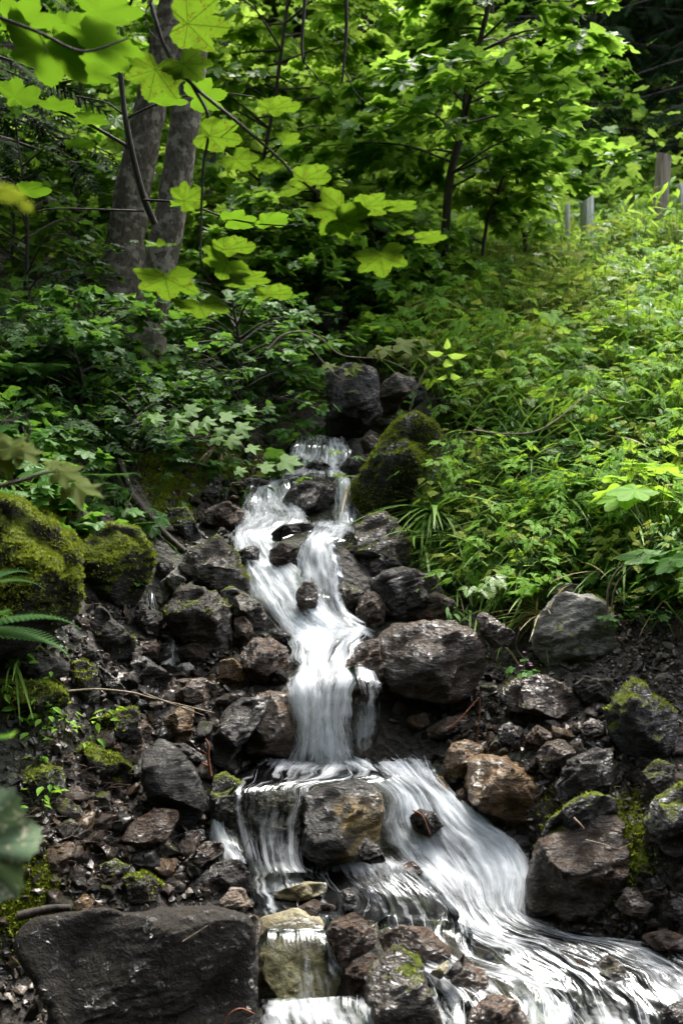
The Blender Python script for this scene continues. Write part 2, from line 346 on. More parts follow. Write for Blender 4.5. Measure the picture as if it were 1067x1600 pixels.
FOAM = m

# ------------------------------------------------------------------ the stream: rows from upstream to downstream, (left point), (right point), foam
SH = {
 'top': [((462,682,5.62),(535,682,5.62),.35), ((454,691,5.45),(545,691,5.45),.5), ((440,721,5.31),(552,721,5.31),.55), ((420,737,5.12),(552,737,5.12),.38), ((408,748,4.98),(556,747,4.96),.35)],
 'left_branch': [((412,741,5.05),(482,741,5.05),.4), ((385,757,4.9),(462,757,4.9),.5), ((376,782,4.8),(470,782,4.8),.6), ((370,813,4.6),(484,812,4.6),.6), ((360,836,4.42),(432,838,4.4),.62), ((364,856,4.3),(445,853,4.3),.6), ((378,893,4.17),(470,893,4.17),.5)],
 'diagonal': [((372,872,4.25),(440,880,4.22),.55), ((382,900,4.12),(475,892,4.12),.7), ((398,935,4.0),(505,925,4.0),.72), ((425,975,3.9),(525,962,3.9),.75), ((455,1008,3.78),(560,985,3.82),.8)],
 'right_branch': [((510,741,5.0),(552,741,5.0),.4), ((522,754,4.82),(554,754,4.82),.6), ((522,790,4.72),(552,790,4.72),.62), ((515,822,4.58),(562,822,4.58),.6)],
 'middle': [((485,815,4.62),(565,815,4.62),.45), ((478,834,4.27),(548,832,4.27),.5), ((464,850,4.14),(532,850,4.14),.62), ((464,900,4.02),(536,900,4.02),.62), ((476,950,3.94),(546,950,3.94),.6), ((468,986,3.85),(590,984,3.85),.72)],
 'shoulder': [((452,982,3.88),(592,978,3.88),.60), ((452,1006,3.78),(578,999,3.78),.66), ((460,1035,3.66),(552,1035,3.64),.58), ((448,1058,3.54),(560,1058,3.52),.64), ((452,1085,3.47),(548,1090,3.47),.7), ((460,1140,3.44),(545,1140,3.43),.78), ((440,1194,3.40),(565,1194,3.4),.8)],
 'veil': [((560,1000,3.72),(592,1010,3.72),.35), ((545,1035,3.58),(598,1040,3.58),.32), ((540,1070,3.48),(600,1066,3.48),.42), ((545,1100,3.455),(598,1094,3.46),.42), ((545,1180,3.42),(594,1176,3.42),.45)],
 'ledge_pool': [((395,1186,3.43),(600,1182,3.45),.5), ((362,1204,3.33),(610,1200,3.34),.42), ((352,1222,3.23),(600,1213,3.27),.27), ((352,1237,3.16),(505,1224,3.21),.2), ((356,1254,3.13),(498,1250,3.16),.2), ((364,1300,3.1),(484,1300,3.12),.24), ((372,1344,3.05),(486,1348,3.05),.42), ((372,1362,3.02),(500,1364,3.02),.2)],
 'right_run': [((520,1188,3.42),(672,1186,3.42),.62), ((560,1212,3.31),(692,1212,3.33),.66), ((598,1245,3.25),(718,1240,3.28),.7), ((600,1290,3.2),(762,1283,3.2),.72), ((615,1335,3.14),(816,1318,3.14),.72), ((655,1375,3.05),(838,1368,3.05),.68), ((690,1412,2.98),(832,1430,2.95),.52), ((700,1452,2.88),(905,1456,2.87),.3), ((755,1492,2.76),(1040,1476,2.80),.25), ((800,1542,2.63),(1150,1530,2.68),.24), ((820,1625,2.43),(1250,1620,2.48),.34)],
 'calm_pool': [((374,1336,3.15),(640,1336,3.15),.5), ((380,1352,3.09),(655,1352,3.09),.5), ((384,1374,3.02),(670,1374,3.02),.14), ((392,1402,2.93),(710,1405,2.93),.06), ((396,1436,2.81),(720,1440,2.82),.1)],
 'boulder_veil': [((398,1428,2.82),(525,1432,2.82),.04), ((396,1460,2.715),(534,1466,2.72),.08), ((399,1505,2.64),(540,1508,2.65),.2), ((404,1566,2.585),(545,1566,2.59),.26)],
 'front_run': [((588,1425,2.84),(745,1440,2.84),.2), ((600,1452,2.76),(735,1460,2.78),.28), ((600,1492,2.69),(770,1500,2.7),.34), ((650,1530,2.62),(870,1530,2.64),.34), ((680,1570,2.55),(910,1560,2.56),.3), ((690,1625,2.44),(910,1625,2.44),.3)],
 'bottom_pool': [((400,1562,2.59),(700,1540,2.63),.4), ((400,1585,2.53),(720,1580,2.54),.5), ((410,1630,2.42),(760,1630,2.42),.36)],
 'small_left_upper': [((228,925,4.02),(246,925,4.02),.4), ((226,942,3.97),(248,942,3.97),.45), ((224,960,3.94),(250,960,3.94),.42)],
 'small_left_lower': [((254,972,3.84),(268,972,3.84),.4), ((262,1003,3.76),(277,1003,3.76),.45), ((240,1042,3.68),(278,1042,3.68),.42)],
 'side_spill': [((322,1222,3.31),(348,1222,3.31),.4), ((322,1270,3.18),(352,1270,3.18),.42), ((325,1318,3.09),(372,1318,3.09),.45), ((336,1345,3.03),(384,1345,3.03),.42)],
}
def sheet_grid(rows, nu, nv):
    Lp = catmull([P(*r[0]) for r in rows], nv); Rp = catmull([P(*r[1]) for r in rows], nv)
    fo = np.interp(np.linspace(0, len(rows)-1, nv), range(len(rows)), [r[2] for r in rows])
    u = np.linspace(0, 1, nu)
    G = Lp[:, None]*(1-u)[None, :, None] + Rp[:, None]*u[None, :, None]
    return G, fo, u

# ------------------------------------------------------------------ terrain height field
CT = [P(*a) for a in [
 (380,1345,3.1),(300,1400,2.95),(200,1400,2.9),(100,1400,2.85),(330,1220,3.35),(200,1220,3.25),(50,1220,3.05),(330,1100,3.6),(200,1080,3.5),(60,1080,3.2),
 (380,960,3.97),(240,950,3.95),(130,950,3.75),(20,960,3.4),(60,800,3.75),(300,800,4.75),(200,760,4.7),(100,700,4.6),(0,700,4.2),(340,740,5.2),(300,680,5.3),(200,620,5.2),(100,600,5.2),
 (0,560,5.0),(225,580,5.8),(185,495,6.5),(0,450,7.),(400,650,5.9),(350,560,6.5),(420,500,7.5),(500,665,5.9),(560,660,5.95),(500,600,6.6),(560,590,6.6),(530,520,7.3),
 (670,1110,3.55),(800,1180,3.3),(900,1300,3.0),(1050,1300,2.9),(900,1430,2.93),(1060,1460,2.8),(1060,1180,3.2),(1000,1080,3.4),(800,1080,3.65),(880,960,3.8),(1060,960,3.6),
 (620,900,4.4),(700,900,4.25),(850,880,4.15),(1050,850,4.05),(610,820,4.75),(680,800,4.7),(800,780,4.6),(1000,750,4.6),(640,700,5.4),(720,700,5.2),(850,680,5.2),(1020,650,5.3),
 (620,600,6.2),(700,600,6.),(850,560,6.3),(1040,550,6.2),(640,520,7.),(750,470,7.8),(900,430,8.6),(1060,400,8.8),(900,385,10.),(600,470,8.5),(400,450,9.),(200,400,9.),
 ]]
CT += [np.array(a, float) for a in [(-3,14,4.6),(3,14,4.4),(9,14,5.),(-10,14,6.),(-10,20,9.5),(0,20,7.6),(10,20,8.),(-15,30,17),(0,30,15),(15,30,15),(0,45,30),(-25,45,32),(25,45,30),(-30,20,14),(30,20,12),
 (-5,8,3.3),(-8,10,4.8),(5,6,2.9),(8,8,4.3),(3.2,3.5,1.7),(5,2,1.7),(-2.6,3,1.5),(-5,5,2.9),(-3,1,.9),(0,0,-.1),(0,-3,-.5),(3,0,.7),(-3,0,.8),(1.7,2.2,.12),(-1.6,2.1,.0),(-.6,2.2,-.12),(0,1.6,-.15),(1,1.6,-.15),(-1.2,2.45,.0),(-20,0,6),(20,0,6),(0,-20,-3),(0,70,50),(-40,70,52),(40,70,50)]]
for k, rows in SH.items():
    if k in ('veil', 'boulder_veil', 'side_spill', 'small_left_upper', 'small_left_lower'): continue
    for i, r in enumerate(rows):
        A, B = P(*r[0]), P(*r[1])
        for f in (.15, .5, .85): CT.append(A*(1-f) + B*f - np.array([0, 0, .045]))
CT = np.array(CT)
def tps_fit(C, lam=.012):
    n = len(C); D = np.linalg.norm(C[:, None, :2] - C[None, :, :2], axis=2)
    A = np.zeros((n+3, n+3)); A[:n, :n] = -D - 0*np.eye(n); A[:n, :n] -= -lam*np.eye(n)
    A[:n, n] = 1; A[:n, n+1:] = C[:, :2]; A[n, :n] = 1; A[n+1:, :n] = C[:, :2].T
    return np.linalg.solve(A, np.concatenate([C[:, 2], np.zeros(3)]))
W = tps_fit(CT)
gx = np.concatenate([-np.geomspace(40, 3.2, 60)[:-1], np.arange(-3.2, 3.2, .025), np.geomspace(3.2, 40, 60)])
gy = np.concatenate([np.linspace(-12, 2, 40)[:-1], np.arange(2, 7, .022), np.geomspace(7, 70, 130)])
GX, GY = np.meshgrid(gx, gy)
q = np.stack([GX.ravel(), GY.ravel()], 1); gz = np.empty(len(q))
for i in range(0, len(q), 20000):
    c = q[i:i+20000]; D = np.linalg.norm(c[:, None] - CT[None, :, :2], axis=2)
    gz[i:i+20000] = -D @ W[:len(CT)] + W[len(CT)] + c @ W[len(CT)+1:]
q3 = np.column_stack([q, np.zeros(len(q))])
far = np.clip((q[:, 1]-6)/10, 0, 1)
gz += fbm(q3*3.1, 4, 3)*.045*(1+3*far) + fbm(q3*13, 3, 9)*.014
GZ = gz.reshape(GX.shape)
# the bed lies under the water everywhere
for k, rows in SH.items():
    G, fo, u = sheet_grid(rows, 60, 40*len(rows)); pp = G.reshape(-1, 3)
    ix = np.clip(np.searchsorted(gx, pp[:, 0]), 1, len(gx)-2); iy = np.clip(np.searchsorted(gy, pp[:, 1]), 1, len(gy)-2)
    for dx in (-1, 0):
        for dy in (-1, 0): np.minimum.at(GZ, (iy+dy, ix+dx), pp[:, 2] - .03)
def hz(x, y):
    x = np.asarray(x, float); y = np.asarray(y, float)
    i = np.clip(np.searchsorted(gx, x)-1, 0, len(gx)-2); j = np.clip(np.searchsorted(gy, y)-1, 0, len(gy)-2)
    fx = np.clip((x-gx[i])/(gx[i+1]-gx[i]), 0, 1); fy = np.clip((y-gy[j])/(gy[j+1]-gy[j]), 0, 1)
    return GZ[j, i]*(1-fx)*(1-fy) + GZ[j, i+1]*fx*(1-fy) + GZ[j+1, i]*(1-fx)*fy + GZ[j+1, i+1]*fx*fy
def hit(px, py, y0=1.9):
    d = ray(px, py); Y = np.arange(y0, 60, .01); s = Y/d[1]
    below = (CZ + d[2]*s) < hz(d[0]*s, Y); k = np.argmax(below)
    return Y[k] if below.any() else 30.
def hitp(px, py): return P(px, py, hit(px, py))
mb = MB(); ni, nj = GX.shape
idx = np.arange(ni*nj).reshape(ni, nj)
mb.add(np.stack([GX.ravel(), GY.ravel(), GZ.ravel()], 1), np.stack([idx[:-1, :-1], idx[:-1, 1:], idx[1:, 1:], idx[1:, :-1]], -1).reshape(-1, 4))
tag(mb.build('ground', GROUND), 'dark earth of the gully and the wooded hillside', 'ground', kind='structure')

# ------------------------------------------------------------------ water surfaces and their white strands
wv, wuv, wf = MB(), [], []
vl, vuv, vf = MB(), [], []
st = MB(); prev = 0.
nstr = {'top': 420, 'left_branch': 900, 'diagonal': 1300, 'right_branch': 330, 'middle': 1000, 'shoulder': 1500, 'veil': 260, 'ledge_pool': 380, 'right_run': 3600, 'calm_pool': 120, 'boulder_veil': 110, 'front_run': 900, 'bottom_pool': 320, 'small_left_upper': 60, 'small_left_lower': 60, 'side_spill': 110}
for si, (k, rows) in enumerate(SH.items()):
    nv = 22*len(rows); G0, fo, u = sheet_grid(rows, 8, nv)
    width = np.linalg.norm(G0[:, -1]-G0[:, 0], axis=1).mean(); length = np.linalg.norm(np.diff(G0[:, 4], axis=0), axis=1).sum()
    nu = int(np.clip(width/.006, 14, 130)); nv = int(np.clip(length/.008, 30, 260))
    G, fo, u = sheet_grid(rows, nu, nv)
    # steps are never straight: the sheet runs ahead and lags behind across its width
    dl = fbm(np.stack([u*width*6, u*0, u*0 + si*4.4], 1), 3, 44)*(.11 if k == 'ledge_pool' else .035)*nv/max(length, .15)*.6
    vi = np.clip(np.arange(nv)[:, None] + dl[None, :], 0, nv-1.001); i0_ = vi.astype(int); f_ = (vi-i0_)[..., None]; jj = np.arange(nu)[None, :] + 0*i0_
    G = G[i0_, jj]*(1-f_) + G[np.minimum(i0_+1, nv-1), jj]*f_
    du = np.gradient(G, axis=1); dv = np.gradient(G, axis=0); nrm = np.cross(dv, du); nrm /= np.linalg.norm(nrm, axis=2)[..., None]+1e-9
    nrm *= np.sign(nrm[..., 2] - .3*nrm[..., 1])[..., None]
    dist = np.concatenate([[0], np.cumsum(np.linalg.norm(np.diff(G[:, nu//2], axis=0), axis=1))])
    UU = (u[None, :]*width + 0*dist[:, None]); VV = dist[:, None] + 0*u[None, :]
    c = np.stack([UU.ravel(), VV.ravel(), np.full(UU.size, si*5.)], 1)
    thin = .35 if 'veil' in k or 'pool' in k else 1.
    lump = fbm(c*np.array([13, 6, 1]), 3, 21)*.010 + fbm(c*np.array([60, 9, 1]), 2, 31)*.003
    edge = np.minimum(u, 1-u)[None, :]*width; edge = np.clip(edge/.035, 0, 1)
    dsp = lump.reshape(UU.shape)*thin + (edge-1)*.018
    Gd = G + nrm*dsp[..., None]
    # ragged sides
    rag = fbm(np.stack([np.zeros(nv), dist*14, np.full(nv, si*3.)], 1), 3, 41)*.02
    Gd[..., 0] += (np.abs(u-.5)*2)[None, :]**3*rag[:, None]*np.sign(u-.5)[None, :]
    fo2 = (fo[:, None] + fbm(c*np.array([9, 7, 1]), 3, 51).reshape(UU.shape)*.24 + (edge-1)*.3)
    idx = np.arange(nv*nu).reshape(nv, nu)
    wv.add(Gd.reshape(-1, 3), np.stack([idx[:-1, :-1], idx[:-1, 1:], idx[1:, 1:], idx[1:, :-1]], -1).reshape(-1, 4))
    wuv.append(np.stack([UU.ravel()+si*2.3, VV.ravel()+si*1.7], 1)); wf.append(fo2.ravel())
    ends = np.clip(np.minimum(dist, dist[-1]-dist)/.05, 0, 1)[:, None]
    for ly in range(3):
        c2 = c + np.array([3.1*ly, 1.7*ly, 9.*ly+4])
        l2 = fbm(c2*np.array([16, 5, 1]), 3, 71+ly).reshape(UU.shape)*.009*thin + .004 + .007*ly*thin
        Gv = G + nrm*(dsp + l2)[..., None]
        f2 = (fo[:, None] - .05 - .07*ly + fbm(c2*np.array([8, 5, 1]), 3, 81+ly).reshape(UU.shape)*.24 + (edge-1)*.4 + (ends-1)*.35)
        vl.add(Gv.reshape(-1, 3), np.stack([idx[:-1, :-1], idx[:-1, 1:], idx[1:, 1:], idx[1:, :-1]], -1).reshape(-1, 4))
        vuv.append(np.stack([UU.ravel()+si*2.3+ly*11.3, VV.ravel()+si*1.7+ly*5.9], 1)); vf.append(f2.ravel())
    # strands
    n = int(nstr[k]*.2); u0 = RNG.random(n); v0 = RNG.random(n); ln = RNG.uniform(.08, .42, n)
    ln = np.minimum(ln/max(length, .2), .8); ns = 22
    tt = np.linspace(0, 1, ns)
    vv = np.clip(v0[:, None] - ln[:, None]/2 + ln[:, None]*tt[None, :], 0, 1)
    wob = fbm(np.stack([np.repeat(u0*width*25, ns), (vv*length*5).ravel(), np.full(n*ns, si*7.)], 1), 2, 61).reshape(n, ns)
    uu = np.clip(.02 + .96*u0[:, None] + wob*.022/max(width, .05), .01, .99)
    fi, fj = vv*(nv-1), uu*(nu-1); i0 = np.clip(fi.astype(int), 0, nv-2); j0 = np.clip(fj.astype(int), 0, nu-2); a = (fi-i0)[..., None]; b = (fj-j0)[..., None]
    def bil(A): return A[i0, j0]*(1-a)*(1-b) + A[i0+1, j0]*a*(1-b) + A[i0, j0+1]*(1-a)*b + A[i0+1, j0+1]*a*b
    pos = bil(Gd); nn = bil(nrm); ff = bil(fo2[..., None])[..., 0]
    keep = RNG.random(n) < np.clip((ff.mean(1)-.15)*1.7, .04, .85); pos, nn = pos[keep], nn[keep]; n = len(pos)
    pos = pos + nn*(np.abs(RNG.normal(0, .007*thin, n))[:, None, None] + .0015)
    pos = pos + RNG.normal(0, .0007, (n, ns, 3))*0
    tg = np.gradient(pos, axis=1); sd_ = np.cross(tg, nn + RNG.normal(0, .35, (n, 1, 3))); sd_ /= np.linalg.norm(sd_, axis=2)[..., None]+1e-9
    wd = RNG.uniform(.00015, .0005, n)[:, None]*np.sin(pi*np.clip(tt, .02, .98))[None, :]**.7
    A_ = pos + sd_*wd[..., None]; B_ = pos - sd_*wd[..., None]
    V = np.stack([A_, B_], 2).reshape(-1, 3)
    base = (np.arange(n)*ns*2)[:, None] + (np.arange(ns-1)*2)[None, :]
    st.add(V, np.stack([base, base+1, base+3, base+2], -1).reshape(-1, 4))
o = wv.build('stream_water', WATER, uv=np.concatenate(wuv))
at_ = o.data.attributes.new('foam', 'FLOAT', 'POINT'); at_.data.foreach_set('value', np.concatenate(wf).astype(np.float32))
tag(o, 'clear and white water of the cascading mountain stream', 'water', kind='structure')
o = vl.build('silky_water', VEIL, uv=np.concatenate(vuv))
at_ = o.data.attributes.new('foam', 'FLOAT', 'POINT'); at_.data.foreach_set('value', np.concatenate(vf).astype(np.float32))
tag(o, 'thin silky veils of white water over the cascade', 'water', kind='structure')
tag(st.build('cascade_water', FOAM), 'silky white threads of falling water', 'water', kind='structure')

# ------------------------------------------------------------------ rocks
_ico = {}
def ico(level):
    if level not in _ico:
        b = bmesh.new(); bmesh.ops.create_icosphere(b, subdivisions=level, radius=1)
        b.verts.ensure_lookup_table()
        _ico[level] = (np.array([v.co[:] for v in b.verts]), np.array([[v.index for v in f.verts] for f in b.faces])); b.free()
    return _ico[level]
def radial(poly):
    """outline radius around its centre for 720 directions"""
    p = np.array(poly, float); nx = np.roll(p, -1, 0)
    cr = p[:, 0]*nx[:, 1] - nx[:, 0]*p[:, 1]; A = cr.sum()/2
    c = ((p+nx)*cr[:, None]).sum(0)/(6*A)
    th = np.arange(720)*2*pi/720; R = np.zeros(720)
    q = p - c; q2 = nx - c
    for i, t in enumerate(th):
        d = np.array([cos(t), sin(t)]); e = q2 - q
        den = d[0]*e[:, 1] - d[1]*e[:, 0]; den[abs(den) < 1e-9] = 1e-9
        s = (q[:, 0]*e[:, 1] - q[:, 1]*e[:, 0])/den; u = (q[:, 0]*d[1] - q[:, 1]*d[0])/den
        ok = (u >= -1e-6) & (u <= 1+1e-6) & (s > 0); R[i] = s[ok].max() if ok.any() else 1
    k = 9; R = np.convolve(np.concatenate([R[-k:], R, R[:k]]), np.ones(2*k+1)/(2*k+1), 'valid')
    return c, R
MOSSJOBS = []
def rock_at(name, label, mat, poly, Y=None, depth=.8, level=5, seed=0, rough=1., planes=15, moss=0, push=.15, group=None, sink=0.):
    c, R = radial([(x, -y) for x, y in poly]); cx, cy = c[0], -c[1]
    ys = [p[1] for p in poly]; xs = [p[0] for p in poly]; h = max(ys)-min(ys); wd = max(xs)-min(xs)
    d = ray(cx, cy)
    if Y is None:
        Yb = hit(cx, max(ys) - .1*h); Y = Yb + push*depth*min(h, wd)/F*Yb
    elif not sink: Y = min(Y, hit(cx, cy) - .12*depth*min(h, wd)/F*Y)
    C0 = P(cx, cy, Y) - np.array([0, 0, sink]); s = Y/d[1]/F*1.0
    Rw = 1.05*R*s*np.linalg.norm(ray(533.5, 800))      # pixel -> metres at that distance
    wv_ = d/np.linalg.norm(d); r_ = np.array([1., 0, 0]); r_ -= wv_*wv_[0]; r_ /= np.linalg.norm(r_); u_ = np.cross(r_, wv_)
    V, Fc = ico(level); rg = np.random.default_rng(seed+11)
    ph = np.arctan2(V[:, 2], V[:, 0]) % (2*pi); sxy = np.hypot(V[:, 0], V[:, 2])
    rr = np.interp(ph, np.arange(721)*2*pi/720, np.append(Rw, Rw[0]))
    D = depth*np.sqrt(wd*h)/2*s
    pl = sxy**.80*rr; dz = np.sign(V[:, 1])*np.abs(V[:, 1])**.8*D
    lp = np.stack([np.cos(ph)*pl, dz, np.sin(ph)*pl], 1)
    nmz = lp/np.array([rr.mean(), D, rr.mean()])
    for k in range(planes):                        # broken faces
        n = rg.normal(size=3); n[1] = -abs(n[1])*1.4 if k < planes*.7 else n[1]; n /= np.linalg.norm(n)
        off = rg.uniform(.60, .93); dd = nmz @ n - off; m_ = dd > 0
        nmz[m_] -= n*dd[m_, None]*.97
    sil = np.clip((sxy - .9)/.1, 0, 1)[:, None]     # keep the silhouette
    lp2 = nmz*np.array([rr.mean(), D, rr.mean()]); lp = lp2*(1-sil*.85) + lp*sil*.85
    sz = np.sqrt(wd*h)*s
    tilt = np.array([[.9, .2, .3], [-.2, .95, .1], [-.3*4, -.1*4, .9*4]])
    nz = fbm(lp/sz*2.2+seed, 4, seed)*.036 + np.abs(fbm((lp/sz*3.0) @ tilt.T + seed, 3, seed+5))*-.05 + fbm(lp/sz*11+seed, 3, seed+3)*.014
    nd = lp/(np.linalg.norm(lp, axis=1)[:, None]+1e-9)
    lp = lp + nd*nz[:, None]*sz*rough
    Wd = lp[:, :1]*r_ + lp[:, 1:2]*wv_ + lp[:, 2:3]*u_
    mb = MB(); mb.add(Wd, Fc); o = mb.build(name, mat); o.location = C0
    if level >= 4:
        pass
    tag(o, label, 'rock', group)
    if moss:
        tris = Wd[Fc]; fn = np.cross(tris[:, 1]-tris[:, 0], tris[:, 2]-tris[:, 0]); ar = np.linalg.norm(fn, axis=1)/2; fn /= 2*ar[:, None]+1e-12
        cen = tris.mean(1); wgt = np.clip(fn[:, 2]*.55 + fbm(cen*7+seed, 4, seed)*.9*.5 + .8*.5 - 1.0 + moss, 0, 1)*ar*(fn[:, 1] < .6)
        if wgt.sum() > 0:
            n = int(min(7000, wgt.sum()*8e4)); 
            if n > 20:
                f = RNG.choice(len(wgt), n, p=wgt/wgt.sum()); bc = RNG.dirichlet((1, 1, 1), n)
                pos = (tris[f]*bc[..., None]).sum(1)
                mm = MB(); moss_tufts(mm, pos, fn[f], .011); mo = mm.build('moss', L_MOSS, o)
    return o
def frames(d, n):
    d = d/(np.linalg.norm(d, axis=1)[:, None]+1e-9); x = np.cross(d, n); x /= np.linalg.norm(x, axis=1)[:, None]+1e-9
    return np.stack([x, d, np.cross(x, d)], 2)      # columns: x, y(axis), z(normal)
def scatter(mb, T, pos, M, sc):
    V, Fc = T; n = len(pos); sc = np.broadcast_to(np.asarray(sc, float), (n,))
    W_ = np.einsum('nij,kj->nki', M, V)*sc[:, None, None] + pos[:, None, :]
    mb.add(W_.reshape(-1, 3), (Fc[None] + (np.arange(n)*len(V))[:, None, None]).reshape(-1, Fc.shape[1]))
def moss_tufts(mb, pos, nrm, size):
    n = len(pos); d = nrm + RNG.normal(0, .5, (n, 3)); up = RNG.normal(size=(n, 3))
    T = (np.array([[-.22, 0, 0], [.22, 0, 0], [0, 1, .1], [-.5, .5, .1], [-.05, .25, 0], [.5, .55, -.1], [.08, .2, 0]]), np.array([[0, 1, 2], [0, 4, 3], [1, 5, 6]]))
    scatter(mb, T, pos - nrm*.001, frames(d, up), RNG.uniform(.5, 1.3, n)*size)

